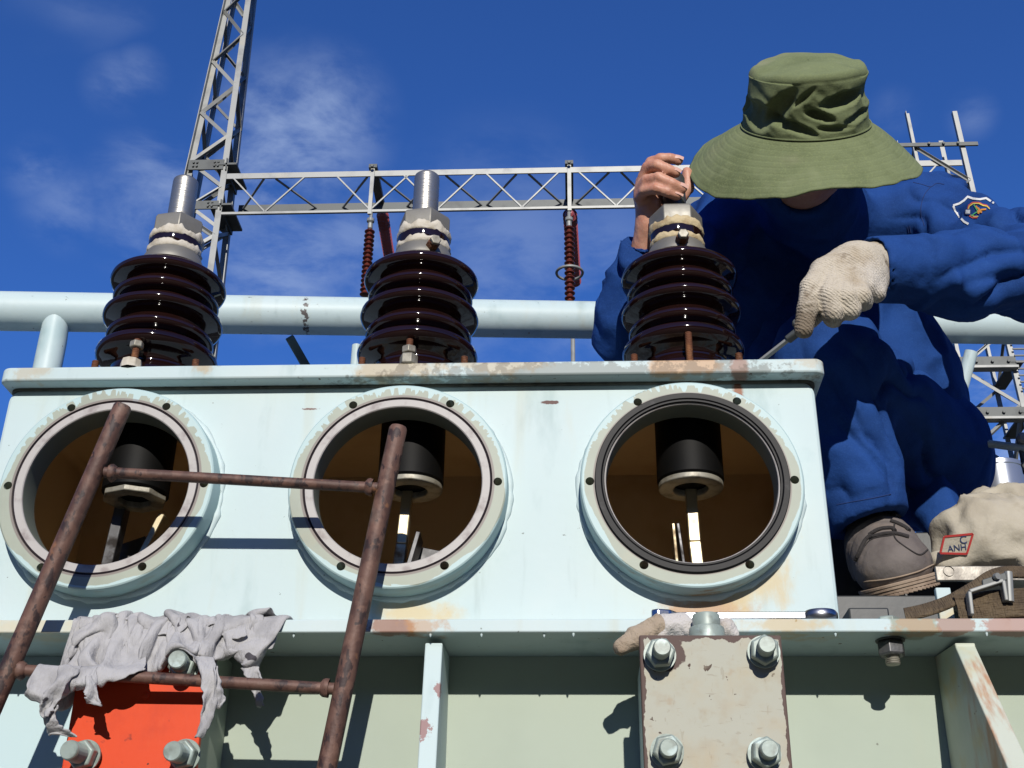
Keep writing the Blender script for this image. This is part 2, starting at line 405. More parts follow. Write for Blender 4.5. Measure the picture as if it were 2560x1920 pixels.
def make_web():
    m = Mat('sage_tank_paint', srgb(180, 192, 176), .6, 0, .3)
    m.patch(srgb(168, 180, 164), .45, .75, 3, .6, detail=5); m.patch(srgb(184, 190, 170), .55, .75, 9, .5, detail=7, stretch=(1, 1, .3))
    sp = m.N('ShaderNodeSeparateXYZ'); m.L(m.co, sp.inputs[0])
    m.mix(m.sstep(sp.outputs[0], -.30, -.34), srgb(198, 222, 226))
    m.patch(srgb(110, 112, 100), .76, .80, 60, .8, detail=2); m.bumpn(.1, 40, dist=.001)
    return m.done()
M_web = make_web()
M_rib = blue_paint('pale_blue_rib_paint', [rb((.064, -.02, -.40), .02, srgb(150, 90, 86), squash=(1, .3, .6), scale=120, ragged=1.0, amt=.8, soft=.1), rb((.083, -.01, -.34), .012, srgb(150, 90, 86), squash=(1, .3, .6), scale=150, ragged=1.0, amt=.8, soft=.1)], rough=.45)
def make_rib_rust():
    m = Mat('rusty_cream_rib_paint', srgb(206, 212, 196), .55)
    m.patch(srgb(190, 200, 182), .4, .7, 8); m.patch(srgb(206, 190, 140), .5, .72, 14, .8, detail=6)
    m.patch(srgb(186, 128, 84), .54, .66, 9, .9, detail=6, stretch=(3, 1, .35), off=(2, 1, 5)); m.patch(RUST_D, .72, .76, 40, .9, detail=4); m.bumpn(.2, 60, dist=.002)
    return m.done()
M_rib2 = make_rib_rust()
def make_ring(name, seed):
    m = Mat(name, srgb(170, 178, 162), .55)          # object coords: ring centre at the origin, axis along y
    m.patch(srgb(150, 156, 142), .45, .75, 9, .7, detail=6, off=(seed, 0, 0)); m.patch(srgb(188, 184, 160), .56, .75, 14, .6, detail=6, off=(0, seed, 1))
    sp = m.N('ShaderNodeSeparateXYZ'); m.L(m.co, sp.inputs[0])
    r = m.math('SQRT', m.math('ADD', m.math('MULTIPLY', sp.outputs[0], sp.outputs[0]), m.math('MULTIPLY', sp.outputs[2], sp.outputs[2])))
    ang = m.math('ARCTAN2', sp.outputs[0], sp.outputs[2])
    n1 = m.N('ShaderNodeTexNoise', noise_dimensions='1D'); n1.inputs['W'].default_value = 0; m.L(m.math('ADD', ang, seed*3.1), n1.inputs['W']); n1.inputs['Scale'].default_value = 13; n1.inputs['Detail'].default_value = 2
    n2 = m.N('ShaderNodeTexNoise', noise_dimensions='1D'); m.L(m.math('ADD', ang, seed*7.7+20), n2.inputs['W']); n2.inputs['Scale'].default_value = 1.3; n2.inputs['Detail'].default_value = 1
    run = m.math('MULTIPLY', m.sstep(n1.outputs['Fac'], .42, .68), m.sstep(sp.outputs[2], .02, .15))
    edge = m.math('SUBTRACT', .1765, m.math('MULTIPLY', run, .013))
    edge = m.math('SUBTRACT', edge, m.math('MULTIPLY', m.math('SUBTRACT', n2.outputs['Fac'], .42), .028))
    edge = m.math('ADD', edge, m.math('MULTIPLY', m.math('SUBTRACT', m.noise(90, 3, off=(seed, 2, 0)), .5), .004))
    m.mix(m.sstep(m.math('SUBTRACT', r, edge), -.0006, .0006), srgb(188, 214, 214))
    m.mix(m.math('MULTIPLY', m.sstep(r, .1795, .1803), 1.0), srgb(176, 206, 208))
    dirt = m.math('MULTIPLY', m.sstep(m.noise(16, 6, .65, off=(seed, 3, 1), stretch=(1, 2.5, 1)), .46, .64), m.math('MULTIPLY', m.sstep(sp.outputs[2], -.08, -.165), m.sstep(sp.outputs[1], .002, .012)))
    m.mix(m.math('MULTIPLY', dirt, .85 if seed == 3 else .3), srgb(158, 128, 84), rough=.8)
    m.mix(m.math('MULTIPLY', m.sstep(m.math('ABSOLUTE', m.math('SUBTRACT', r, .1575)), .0035, .0015), .7), srgb(120, 98, 98))
    inner = m.math('MULTIPLY', m.sstep(r, .1535, .1525), m.sstep(sp.outputs[1], .0050, .0035))
    m.mix(m.sstep(sp.outputs[1], .0045, .0055, 0, 1) if False else m.math('MULTIPLY', m.sstep(r, .1400, .1392), m.sstep(sp.outputs[1], .004, .006)), srgb(128, 136, 124))  # bore wall coloured darker sage to paint in its shade
    m.mix(inner, srgb(186, 182, 178)); m.mix(m.math('MULTIPLY', inner, m.sstep(m.noise(30, 5), .5, .7)), srgb(150, 140, 138))
    m.bumpn(.15, 60, dist=.001)
    return m.done()
M_weld = blue_paint('painted_weld', rough=.4)
def make_porcelain():
    m = Mat('brown_glazed_porcelain', srgb(36, 19, 17), .06, 0, .5)
    m.patch(srgb(26, 13, 12), .4, .7, 6); m.patch(srgb(120, 112, 106), .70, .84, 30, .18, rough=.35, detail=6)
    return m.done()
M_porc = make_porcelain()
def metal(name, col, rough=.35, met=.9, spots=None, sc=30, ring=False):
    m = Mat(name, col, rough, met)
    m.patch(tuple(c*.55 for c in col[:3])+(1,), .42, .75, sc, .7, detail=6, rough=min(1, rough+.2)); m.patch(tuple(min(1, c*1.3) for c in col[:3])+(1,), .5, .8, sc*.5, .5, off=(4, 2, 2))
    if spots: m.patch(spots, .55, .72, sc*.8, .9, rough=.85, detail=6, off=(9, 1, 1))
    if ring: m.bumpn(.5, 30, 3, dist=.002, stretch=(.3, .3, 8))
    m.bumpn(.15, 120, dist=.0006)
    return m.done()
M_alu = metal('tinned_copper_stud', srgb(196, 192, 180), .34, .85, sc=22, ring=True)
M_cap = metal('cast_cap_metal', srgb(150, 147, 138), .5, .55, sc=16)
M_putty = Mat('white_putty', srgb(214, 207, 192), .75).patch(srgb(188, 178, 158), .45, .7, 30).bumpn(.5, 50, dist=.004).done()
M_putty2 = Mat('cream_putty', srgb(208, 190, 150), .75).patch(srgb(176, 152, 112), .45, .7, 40).bumpn(.6, 60, dist=.004).done()
M_rustst = Mat('rusty_steel', srgb(112, 66, 40), .75, .2).patch(srgb(150, 100, 62), .45, .7, 60).patch(srgb(60, 38, 30), .5, .7, 45, off=(4, 0, 0)).bumpn(.6, 150, dist=.002).done()
M_nutgrey = Mat('dull_zinc_nut', srgb(168, 164, 150), .5, .35).patch(srgb(128, 122, 108), .4, .7, 50).patch(RUST_L, .62, .75, 40, .7, off=(2, 2, 2)).bumpn(.3, 90, dist=.001).done()
M_painted_nut = Mat('painted_nut', srgb(158, 172, 164), .45, .1).patch(srgb(130, 138, 130), .45, .7, 45).patch(srgb(196, 216, 214), .56, .7, 30, .8, off=(3, 3, 1)).bumpn(.25, 70, dist=.001).done()
M_darknut = Mat('dark_zinc_nut', srgb(112, 112, 112), .42, .5).patch(srgb(70, 70, 70), .45, .7, 45).patch(RUST_L, .66, .76, 60, .8).bumpn(.3, 90, dist=.001).done()
M_black = Mat('black_bakelite', srgb(9, 9, 9), .6, 0, .15).patch(srgb(14, 13, 13), .45, .7, 12).bumpn(.1, 60).done()
M_rubber = Mat('black_rubber_gasket', srgb(16, 16, 18), .55, 0, .25).patch(srgb(110, 108, 112), .64, .78, 26, .4, detail=6).bumpn(.2, 50).done()
M_inner = Mat('ochre_varnish_lining', srgb(232, 204, 160), .35).patch(srgb(206, 172, 124), .42, .7, 7, .8, detail=5).patch(srgb(226, 196, 150), .66, .8, 14, .5, detail=6, off=(5, 5, 5)).bumpn(.1, 20).done()
M_copper = metal('tinned_bar', srgb(206, 192, 158), .4, .6, spots=srgb(120, 84, 50), sc=26)
M_bardark = metal('dark_bar', srgb(96, 96, 98), .45, .6, spots=srgb(50, 44, 40), sc=26)
def make_ladder():
    m = Mat('rusty_ladder_pipe', srgb(110, 80, 68), .62, .15)
    m.patch(srgb(84, 58, 50), .46, .56, 30, .9, detail=6, stretch=(1, 1, .7)); m.patch(srgb(50, 36, 36), .55, .60, 75, .9, detail=4, stretch=(1, 1, .5), off=(2, 2, 7)); m.patch(srgb(128, 96, 82), .56, .66, 42, .7, detail=5, off=(5, 2, 2))
    m.patch(srgb(160, 112, 78), .66, .76, 32, .7, detail=6, off=(7, 3, 3)); m.patch(srgb(140, 122, 108), .60, .75, 16, .4, off=(1, 8, 3))
    m.bumpn(.4, 80, dist=.002); m.bumpn(.25, 200, 2, dist=.001)
    return m.done()
M_ladder = make_ladder()
def make_red():
    m = Mat('red_plate_paint', srgb(228, 74, 24), .55, 0, .3)
    m.patch(srgb(200, 60, 24), .45, .7, 12, .7, detail=6); m.patch(srgb(230, 116, 70), .62, .8, 18, .5, detail=6, stretch=(1, 1, .5), off=(3, 2, 5))
    m.patch(srgb(120, 40, 28), .64, .72, 36, .7, detail=6, off=(5, 2, 1)); m.patch(srgb(60, 34, 28), .735, .75, 60, .9, detail=2)
    m.bumpn(.2, 60, dist=.001)
    return m.done()
M_red = make_red()
def make_cream():
    m = Mat('chipped_cream_paint', srgb(182, 182, 167), .6, 0, .3)
    m.patch(srgb(186, 172, 144), .45, .72, 14, .7, detail=6); m.patch(srgb(168, 140, 104), .62, .76, 26, .6, detail=6, off=(2, 7, 1))
    m.patch(srgb(150, 140, 122), .62, .66, 130, .4, detail=5, stretch=(.3, 1, 1.3), rot=(0, .6, 0)); m.patch(srgb(152, 142, 122), .63, .67, 110, .4, detail=5, stretch=(1.4, 1, .3), rot=(0, -.5, 0), off=(3, 3, 3)); m.patch(srgb(160, 138, 104), .60, .74, 16, .6, detail=7, off=(5, 5, 1)); m.patch(srgb(82, 62, 54), .665, .675, 55, .95, detail=3, off=(1, 1, 9), rough=.8); m.patch(srgb(176, 168, 148), .5, .7, 30, .6, detail=7, off=(9, 1, 2))
    br = srgb(98, 80, 74)                 # bare brown primer along the chipped rim
    sp = m.N('ShaderNodeSeparateXYZ'); m.L(m.co, sp.inputs[0])
    nz = m.math('MULTIPLY', m.math('SUBTRACT', m.noise(26, 5, .6), .5), .05)
    hw = .1005
    dx = m.math('SUBTRACT', hw, m.math('ABSOLUTE', sp.outputs[0])); dz = m.math('SUBTRACT', .145, sp.outputs[2])
    e = m.math('MINIMUM', m.math('MULTIPLY', dx, 2.6), m.math('ADD', m.math('MULTIPLY', dz, 1.0), .004)); e = m.math('ADD', e, nz)
    m.mix(m.sstep(e, .0122, .0112), br, rough=.7)
    for c, r_ in (((-.062, 0, .118), .048), ((.078, 0, .128), .032)): m.blob(br, c, r_, scale=30, ragged=.35, soft=.05, squash=(1, .2, 1), rough=.7)
    m.bumpn(.25, 50, dist=.001)
    return m.done()
M_cream = make_cream()
M_steel = metal('chrome_wrench', srgb(186, 188, 196), .22, 1.0, sc=14)
M_galv = Mat('galvanised_steel', srgb(160, 162, 159), .5, .25).patch(srgb(132, 134, 133), .45, .7, 4, .8).patch(srgb(180, 172, 152), .58, .75, 2.5, .6).bumpn(.1, 20).done()
M_galvd = Mat('shade_darkened_zinc', srgb(92, 96, 95), .55, .25).patch(srgb(72, 75, 75), .45, .7, 4, .8).done()  # zinc darkened so the colour carries the shade on the tower plates
M_insul = Mat('brown_insulator_glaze', srgb(108, 52, 44), .2, 0, .5, coat=.3).patch(srgb(80, 36, 32), .45, .7, 3).done()
M_insulp = Mat('rose_insulator_glaze', srgb(176, 92, 96), .25, 0, .5, coat=.3).patch(srgb(150, 70, 74), .45, .7, 3).done()

# ------------------------------------------------------------------ ground far below
gm = Mat('substation_gravel', srgb(84, 84, 76), .9).patch(srgb(66, 72, 58), .4, .7, .8, detail=8).patch(srgb(104, 100, 92), .5, .7, 14, detail=6).bumpn(.6, 20, dist=.03).done()
g = struct(obj('ground', MB().add([(-2500, -2500, -4.6), (2500, -2500, -4.6), (2500, 2500, -4.6), (-2500, 2500, -4.6)], [(0, 1, 2, 3)]), gm, smooth=0))

hm = Mat('added_hill_cover', srgb(58, 74, 46), .95).patch(srgb(42, 58, 36), .4, .65, .02, detail=8).bumpn(.5, .2, dist=2).done()
hl = MB(); rs = []  # unseen hill ring, added and raised behind camera to block low sky light
for (R_, s_) in ((330, 0.), (420, .6), (520, 1.), (700, .8), (900, 0.)):
    rs.append([(R_*math.cos(q), R_*math.sin(q), -6+s_*R_*(.12+.25*max(0., -math.sin(q))**1.2+.04*vnoise(np.array([[2.2*math.cos(q)+5, 2.2*math.sin(q), R_*.004]]))[0]+.015*vnoise(np.array([[9*math.cos(q), 9*math.sin(q), R_*.01]]))[0])) for q in (2*math.pi*j/96 for j in range(96))])
struct(obj('added_sky_block_hills', hl.rings(rs, False, False), hm, smooth=180))

# ------------------------------------------------------------------ transformer tank: cover flange, wall, ribs
tank = thing('transformer_tank', (0, 0, 0), 'pale blue and sage green transformer tank with overhanging cover flange below the open box', 'tank')
YF, YW = -.0194, .119
obj('cover_flange', MB().box((-2.2, YF, -.2562), (2.2, 1.35, -.2352)), M_flange, tank, bevel=.0025)
obj('tank_wall', MB().box((-2.15, YW, -4.5), (2.15, 1.3, -.2565)), M_web, tank)
def rib(x0, x1, ytop, ybot, mat):
    prof = [(YW-.0005, -.2566), (ytop, -.2566-.010), (ytop, -.272), (ybot, -.58), (YW-.0005, -.58)]
    m = MB().rings([[(x, y, z) for y, z in prof] for x in (x0, x1)])
    return obj('rib', m, mat, tank, smooth=0, bevel=.002)
r1 = rib(.0585, .0855, .002, -.04, M_rib)
rb_ = rib(.862, .892, .004, -.215, M_rib2); rb_['label'] = 'rust streaked cream rib'
# bead of weld between cover flange and wall, ragged paint drops on the lower edge
fil = MB()
for i in range(15):
    x = -.95+random.random()*1.9; fil.lathe([(0.0001, -.006), (.0016, -.004), (.002, -.001), (.0016, .001)], (x, YF+.004+random.random()*.004, -.2562), seg=7)
obj('paint_drop', fil, M_flange, tank)['kind'] = 'stuff'

# ------------------------------------------------------------------ turret box with three open hand holes
turret = thing('bushing_box', BOXB, 'pale blue steel box with three round open hand holes carrying the bushings', 'steel box')
RC = [(-.485, 0.), (.001, 0.), (.481, 0.)]
X0, X1, Z0, Z1, CR = -.705, .704, -.2352, .2022, .024
def rrect(x0, x1, z0, z1, cr, n=7, bottom=False):
    pts = []
    for (cx, cz, a0) in ((x1-cr, z1-cr, 0), (x0+cr, z1-cr, 90)):
        for i in range(n): a = math.radians(a0+90*i/(n-1)); pts.append((cx+cr*math.cos(a), cz+cr*math.sin(a)))
    pts += [(x0, z0), (x1, z0)]
    return pts
def ray_poly(c, th, poly):
    d = (math.cos(th), math.sin(th)); best = None
    for i in range(len(poly)):
        (x1, y1), (x2, y2) = poly[i], poly[(i+1) % len(poly)]; ex, ey = x2-x1, y2-y1; den = d[0]*ey-d[1]*ex
        if abs(den) < 1e-12: continue
        t = ((x1-c[0])*ey-(y1-c[1])*ex)/den; u = ((x1-c[0])*d[1]-(y1-c[1])*d[0])/den
        if t > 0 and -1e-9 <= u <= 1+1e-9 and (best is None or t < best): best = t
    return (c[0]+d[0]*best, c[1]+d[1]*best)
fp = MB(); inn = rrect(X0+.006, X1-.006, Z0, Z1-.006, CR-.006)
cuts = [X0+.006, -.242, .241, X1-.006]
for k in range(3):
    a, b = cuts[k], cuts[k+1]; poly = [(min(max(x, a), b), z) for x, z in inn]
    c = RC[k]; ths = sorted(set([round(2*math.pi*j/96, 6) for j in range(96)]+[round(math.atan2(z-c[1], x-c[0]) % (2*math.pi), 6) for x, z in poly]))
    vi, vo = [], []
    for th in ths:
        q = ray_poly(c, th, poly); vi.append((c[0]+.148*math.cos(th), .045, c[1]+.148*math.sin(th))); vo.append((q[0], .045, q[1]))
    n = len(ths); fp.add(vi+vo, [(j, n+j, n+(j+1) % n, (j+1) % n)[::-1] for j in range(n)])
full = rrect(X0, X1, Z0, Z1, CR); mid = rrect(X0+.0018, X1-.0018, Z0, Z1-.0018, CR-.0018)
fp.rings([[(x, .045, z) for x, z in inn], [(x, .0468, z) for x, z in mid], [(x, .051, z) for x, z in full], [(x, .445, z) for x, z in full]], False, True)
obj('shell', fp, M_box, turret, smooth=40)
lin = MB(); il = rrect(X0+.01, X1-.01, Z0+.006, Z1-.008, CR-.008)
lin.rings([[(x, .062, z) for x, z in il][::-1], [(x, .432, z) for x, z in il][::-1]], False, True)
obj('lining', lin, M_inner, turret, smooth=40)
lidm = MB()
def plan(x0, x1, y0, y1, r, n=7):
    pts = []
    for (cx, cy, a0) in ((x1-r, y1-r, 0), (x0+r, y1-r, 90), (x0+r, y0+r, 180), (x1-r, y0+r, 270)):
        for i in range(n): a = math.radians(a0+90*i/(n-1)); pts.append((cx+r*math.cos(a), cy+r*math.sin(a)))
    return pts
pl = plan(-.714, .719, .012, .455, .018)
lidm.rings([[(x, y, z) for x, y in pl] for z in (.2025, .2293)])
lid = obj('lid', lidm, M_lid, turret, smooth=40, bevel=.004, seg=3)
# gasket strip and seam between lid and shell
sm_ = MB(); path = [(x, y, .2012) for x, y in plan(-.7065, .7075, .041, .43, .02)]
sm_.rings([[(p[0], p[1], z) for p in path] for z in (.1985, .2024)], True, True)
obj('gasket_strip', sm_, Mat('old_cork_gasket', srgb(96, 92, 80), .8).patch(srgb(60, 58, 50), .45, .7, 40).bumpn(.5, 60).done(), turret)
for k, (cx, cz) in enumerate(RC):
    rl = V(cx, 0, cz)
    prof = [(.181, .046), (.181, .006), (.1797, .002), (.1775, .0003), (.1562, .0), (.1556, .0045), (.1528, .0045), (.1522, .0006), (.1405, .0006), (.1390, .002), (.1385, .006), (.1385, .052), (.15, .052), (.15, .046)]
    m = MB(); prof2 = [(r, y) for r, y in prof]
    rs = [[rl+V(r*math.cos(q), y, r*math.sin(q)) for q in (2*math.pi*j/128 for j in range(128))] for r, y in prof2]
    m.rings(rs[::-1], closed=True)
    m.v = [tuple(np.array(p)-rl) for p in m.v]
    ro = bpy.data.objects.new('ring', mesh_of('ring', m.v, m.f, 30)); COL.objects.link(ro); ro.parent = turret; ro.location = tuple(rl-BOXB)
    cc = []
    for j in range(6):
        a = j*math.pi/3+(.004, .003, 0)[k]; cb = MB().cyl((.165*math.cos(a), -.02, .165*math.sin(a)), (.165*math.cos(a), .036, .165*math.sin(a)), .0072, seg=20); cc.append(cb)
    allc = MB()
    for cb in cc: allc.add(cb.v, cb.f)
    keep = turret.location.copy(); ro.parent = None; ro.location = (0, 0, 0)
    boolean_cut(ro, [allc]); ro.parent = turret; ro.location = tuple(rl-BOXB)
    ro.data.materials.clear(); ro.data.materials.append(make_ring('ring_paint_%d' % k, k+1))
    # weld bead
    w = MB(); n = 180; rr = []
    for j in range(n):
        q = 2*math.pi*j/n; bw = .0046+.0022*vnoise(np.array([[q*14, k*3.3, 0]]))[0]
        ctr = rl+V(.1825*math.cos(q), .0452, .1825*math.sin(q)); e = V(math.cos(q), 0, math.sin(q))
        rr.append([ctr+(e*math.cos(t)*1.35+V(0, -1, 0)*math.sin(t))*bw for t in (2*math.pi*i/8 for i in range(8))])
    w.rings(rr, closed=True); obj('weld_bead', w, M_weld, turret, smooth=60)
    if k == 2:
        gk = MB(); gp = [(.1572, .0002), (.1572, -.0036), (.156, -.005), (.1475, -.005), (.1462, -.0034), (.1462, -.0034), (.1455, -.0028), (.1448, -.0040), (.1420, -.0040), (.1412, -.002), (.1412, .0008)]
        gk.rings([[rl+V(r*math.cos(q), y, r*math.sin(q)) for q in (2*math.pi*j/128 for j in range(128))] for r, y in gp][::-1], False, False)
        obj('gasket', gk, M_rubber, turret)
    else:
        gk = MB(); gp = [(.1556, .0044), (.1552, .002), (.154, .0012), (.1529, .002), (.1528, .0044)]
        gk.rings([[rl+V(r*math.cos(q), y, r*math.sin(q)) for q in (2*math.pi*j/128 for j in range(128))] for r, y in gp][::-1], False, False)
        obj('seal_cord', gk, Mat('dark_seal_cord', srgb(38, 26, 34), .5).bumpn(.2, 50).done(), turret)

# ------------------------------------------------------------------ three bushings
ZL = .2293; YB = .13
def shed(r, zr, rc, drop=.013):
    return [(rc, zr-.030), (rc+.004, zr-.0275), (r-.020, zr-.0205), (r-.008, zr-.0175), (r-.0022, zr-.0135), (r, zr-.0075), (r-.0012, zr-.002), (r-.005, zr+.002), (r-.013, zr+.005), (rc+.006, zr+.0125), (rc, zr+.016)]
def bushing(bxp, label, kind):
    t = thing('bushing', (bxp, YB, ZL), label, 'bushing', 'bushings standing on the box lid')
    o = V(bxp, YB, 0)
    prof = [(.0001, ZL-.002), (.092, ZL-.002), (.0925, ZL+.018), (.088, ZL+.024), (.078, ZL+.030), (.076, ZL+.040), (.080, ZL+.050), (.095, ZL+.056), (.1035, ZL+.060), (.1095, ZL+.0655), (.111, ZL+.073), (.1095, ZL+.079), (.105, ZL+.0835), (.094, ZL+.088), (.080, ZL+.098), (.079, ZL+.1)]
    for r, zr in ((.0985, .3475), (.1105, .389), (.0985, .431), (.1085, .468)): prof += shed(r, zr+.001, .0765)
    prof += [(.0735, .492), (.066, .4945), (.0001, .4948)]
    obj('porcelain', MB().lathe(prof, o, seg=96), M_porc, t, smooth=60)
    cap = obj('cap', MB().lathe([(.062, .4925), (.0615, .503), (.0595, .511), (.056, .519), (.053, .526), (.050, .532), (.0001, .534)], o, seg=64), M_cap, t, smooth=50)
    d = V(math.sin(.42), -math.cos(.42), 0) if kind != 'b3' else V(math.sin(.06), -math.cos(.06), 0)
    if kind != 'b1':
        p = o+d*.050+V(0, 0, .513)
        obj('cap_bolt', MB().hexp(p, p+d*.022, .0125).cyl(p+d*.004, p+d*.027, .0098), M_rustst, t, bevel=.001)
        obj('bolt_end', MB().hexp(p+d*.0262, p+d*.034, .0105), M_nutgrey, t, bevel=.001)
    obj('band', MB().lathe([(.0485, .528), (.0505, .532), (.0505, .560), (.0482, .563)], o, seg=64), M_porc, t)
    mp = M_putty2 if kind == 'b3' else M_putty
    for zc, hh, s in ((.5360, .0080, 1), (.5660, .0095, 5)):
        nn, mm = 140, 10; rs = []
        for j in range(nn):
            q = 2*math.pi*j/nn; e = V(math.cos(q), math.sin(q), 0)
            a1 = fbm(np.array([[3*math.cos(q), s*9.1+3*math.sin(q), bxp*7]]), 3)[0]; a2 = fbm(np.array([[8*math.cos(q), s*4.1+8*math.sin(q), bxp*9+4]]), 9)[0]
            h = hh*(1+.75*a1+.18*a2)*1.1; lop = []
            for i in range(mm):
                u = 2*math.pi*i/mm; cs, sn = math.cos(u), math.sin(u)
                bump = 1+.55*vnoise(np.array([[5*math.cos(q), u*1.6+5*math.sin(q), s+bxp]]))[0]
                lop.append(o+e*(.0485+.0042*cs*bump)+V(0, 0, zc+h*sn+.006*a1))
            rs.append(lop)
        obj('putty', MB().rings(rs, closed=True), mp, t, smooth=80)
    obj('nut', MB().hexp(o+V(0, 0, .560), o+V(0, 0, .609), .0515, rot=.35 if kind != 'b3' else .52, ch=.07), M_cap, t, smooth=30, bevel=.0015)
    # threaded stud with rounded shoulder
    pr = [(.0245, .60)]
    zz = .612
    while zz < .700: pr += [(.0252, zz), (.0247, zz+.0022)]; zz += .0044
    pr += [(.0252, .706), (.0244, .7115), (.0215, .7145), (.0001, .715)]
    if kind == 'b3': pr = [(.0225, .60), (.0225, .695), (.0205, .7), (.0001, .7)]
    obj('stud', MB().lathe(pr, o, seg=56), M_alu if kind != 'b3' else M_bardark, t, smooth=40)
    # flange studs round the foot
    for j in range(6):
        a = math.radians(-90+60*j); c = o+V(.1065*math.cos(a), .1065*math.sin(a), ZL-.001)
        h = .058 if j == 0 else .046
        if kind == 'b2' and j == 0: h = .052
        pf = []; z = 0.
        while z < h: pf += [(.0066, z), (.0058, z+.0017)]; z += .0034
        obj('flange_stud', MB().lathe(pf, c, seg=14, cap0=True, cap1=True), M_rustst, t)
        if kind == 'b1' and j == 0:
            obj('flange_nut', MB().hexp(c+V(0, 0, .042), c+V(0, 0, .055), .0125), M_nutgrey, t, bevel=.001)
            obj('clamp_block', MB().lathe([(.0185, .0), (.019, .008), (.0175, .017), (.012, .0185)], c+V(-.004, 0, 0), seg=9, cap1=True), M_putty, t, bevel=.001)
        if kind == 'b2' and j == 0:
            obj('flange_nut', MB().hexp(c+V(0, 0, .024), c+V(0, 0, .038), .0135), M_nutgrey, t, bevel=.001)
            obj('clamp_block', MB().hexp(c, c+V(0, 0, .021), .0165, .4), M_nutgrey, t, bevel=.001)
    # inner end hanging into the box
    zt = .052 if kind != 'b1' else .036
    obj('tail', MB().lathe([(.0575, .20), (.0575, zt), (.0545, zt-.003), (.0001, zt-.003)], o, seg=56), M_black, t, smooth=40)
    wz = zt-.004
    obj('collar', MB().lathe([(.036, wz), (.0555, wz), (.056, wz-.009), (.052, wz-.011), (.031, wz-.011), (.0295, wz-.009), (.0295, wz)][::-1], o, seg=8 if kind == 'b1' else 40), M_nutgrey, t, smooth=30, bevel=.0012)
    ob = o+V(0, .055, .012)
    if kind == 'b1':
        obj('conductor_bar', MB().bar(ob+V(-.035, -.01, wz), ob+V(-.046, -.012, -.148), .020, .028, (0, 1, 0)), M_bardark, t, bevel=.002)
        p0 = ob+V(.045, -.01, -.005); p1 = ob+V(-.004, -.012, -.150)
        obj('terminal_plate', MB().bar(p0, p1, .011, .05, (0, 1, 0)), M_copper, t, bevel=.0015)
        p0 = ob+V(-.20, .02, -.085); p1 = ob+V(-.165, .02, -.150)
        obj('terminal_plate', MB().bar(p0, p1, .012, .04, (0, 1, 0)), M_copper, t, bevel=.0015)
        obj('cross_plate', MB().bar(ob+V(-.04, .045, -.03), ob+V(.02, .05, -.19), .07, .006, (0, 1, 0)), M_bardark, t, bevel=.001)
    elif kind == 'b2':
        obj('conductor_bar', MB().bar(ob+V(-.008, -.02, wz+.01), ob+V(-.014, -.022, -.062), .019, .022, (0, 1, 0)), M_copper, t, bevel=.002)
        obj('bar_tip', MB().bar(ob+V(-.014, -.022, -.0621), ob+V(-.020, -.024, -.132), .0192, .0222, (0, 1, 0)), M_copper, t, bevel=.002)
        obj('terminal_plate', MB().bar(ob+V(.016, -.02, -.045), ob+V(-.010, -.022, -.158), .0075, .05, (0, 1, 0)), M_bardark, t, bevel=.001)
        obj('cross_plate', MB().bar(ob+V(.035, .02, -.055), ob+V(.012, .02, -.165), .05, .006, (0, 1, 0)), M_bardark, t, bevel=.001)
    else:
        obj('conductor_bar', MB().bar(ob+V(.002, -.02, wz+.01), ob+V(.004, -.022, -.060), .020, .022, (0, 1, 0)), M_copper, t, bevel=.002)
        obj('bar_tip', MB().bar(ob+V(.004, -.022, -.0601), ob+V(.007, -.024, -.118), .0204, .0222, (0, 1, 0)), M_copper, t, bevel=.002)
        obj('bar_end', MB().bar(ob+V(.007, -.024, -.1181), ob+V(.008, -.024, -.168), .0196, .0222, (0, 1, 0)), M_inner, t, bevel=.002)
        for dx, s in ((-.026, -1), (-.018, 0)):
            obj('terminal_plate', MB().bar(ob+V(dx-.006, -.02, -.03), ob+V(dx+.006*s+.006, -.022, -.165), .005, .04, (0, 1, 0)), M_copper if s else M_bardark, t, bevel=.001)
        lo = [ob+V(-.02+.014*math.sin(a), -.03, -.145-.02*math.cos(a)) for a in np.linspace(-2.4, 2.2, 14)]
        obj('lead_loop', MB().tube(lo, .0045, 8), M_copper, t)
    return t
bushing(-.482, 'brown glazed bushing nearest the lattice tower, capped nut on its front flange stud', 'b1')
bushing(.005, 'middle brown bushing with white putty and bare metal stud in front of crossbeam', 'b2')
bushing(.492, 'brown bushing with cream putty whose stud is gripped by the bare hand', 'b3')

# ------------------------------------------------------------------ cover plates with long bolts
def bolt(parent, p, d, nut_r, bolt_r, L, mat, rot=0., standoff=.012, kind='nut'):
    d = np.asarray(d, float); d = d/np.linalg.norm(d)
    n = obj('nut', MB().hexp(p+d*standoff, p+d*(standoff+nut_r*.85), nut_r, rot), mat, parent, bevel=.0012)
    pf = [(bolt_r, -.004)]; z = .0
    while z < L-.004: pf += [(bolt_r, z), (bolt_r*.955, z+.0013)]; z += .0026
    pf += [(bolt_r*.95, L-.002), (bolt_r*.85, L)]
    obj('bolt_shank', MB().lathe(pf, p, d, 20, True, True), mat, parent)
    if standoff > .004: obj('washer', MB().lathe([(bolt_r, 0), (nut_r*1.08, 0), (nut_r*1.08, .0035), (bolt_r, .0035)], p+d*(standoff-.0036), d, 28), mat, parent)
    return n
YC = -.11; cpl = V((.382+.584)/2, YC, -.432)
cream = thing('cover_plate', cpl, 'chipped cream cover plate with four long bolts in front of the flange', 'cover plate', 'bolted cover plates')
pt = plan(.3825, .5835, 0, 1, .004)
cm = MB(); out = [(.3825, -.60), (.5835, -.60), (.5835, -.2868), (.381, -.2864)]
cm.rings([[(x, YC+.016, z) for x, z in out], [(x, YC, z) for x, z in out]][::-1])
obj('plate', cm, M_cream, cream, smooth=0, bevel=.002)
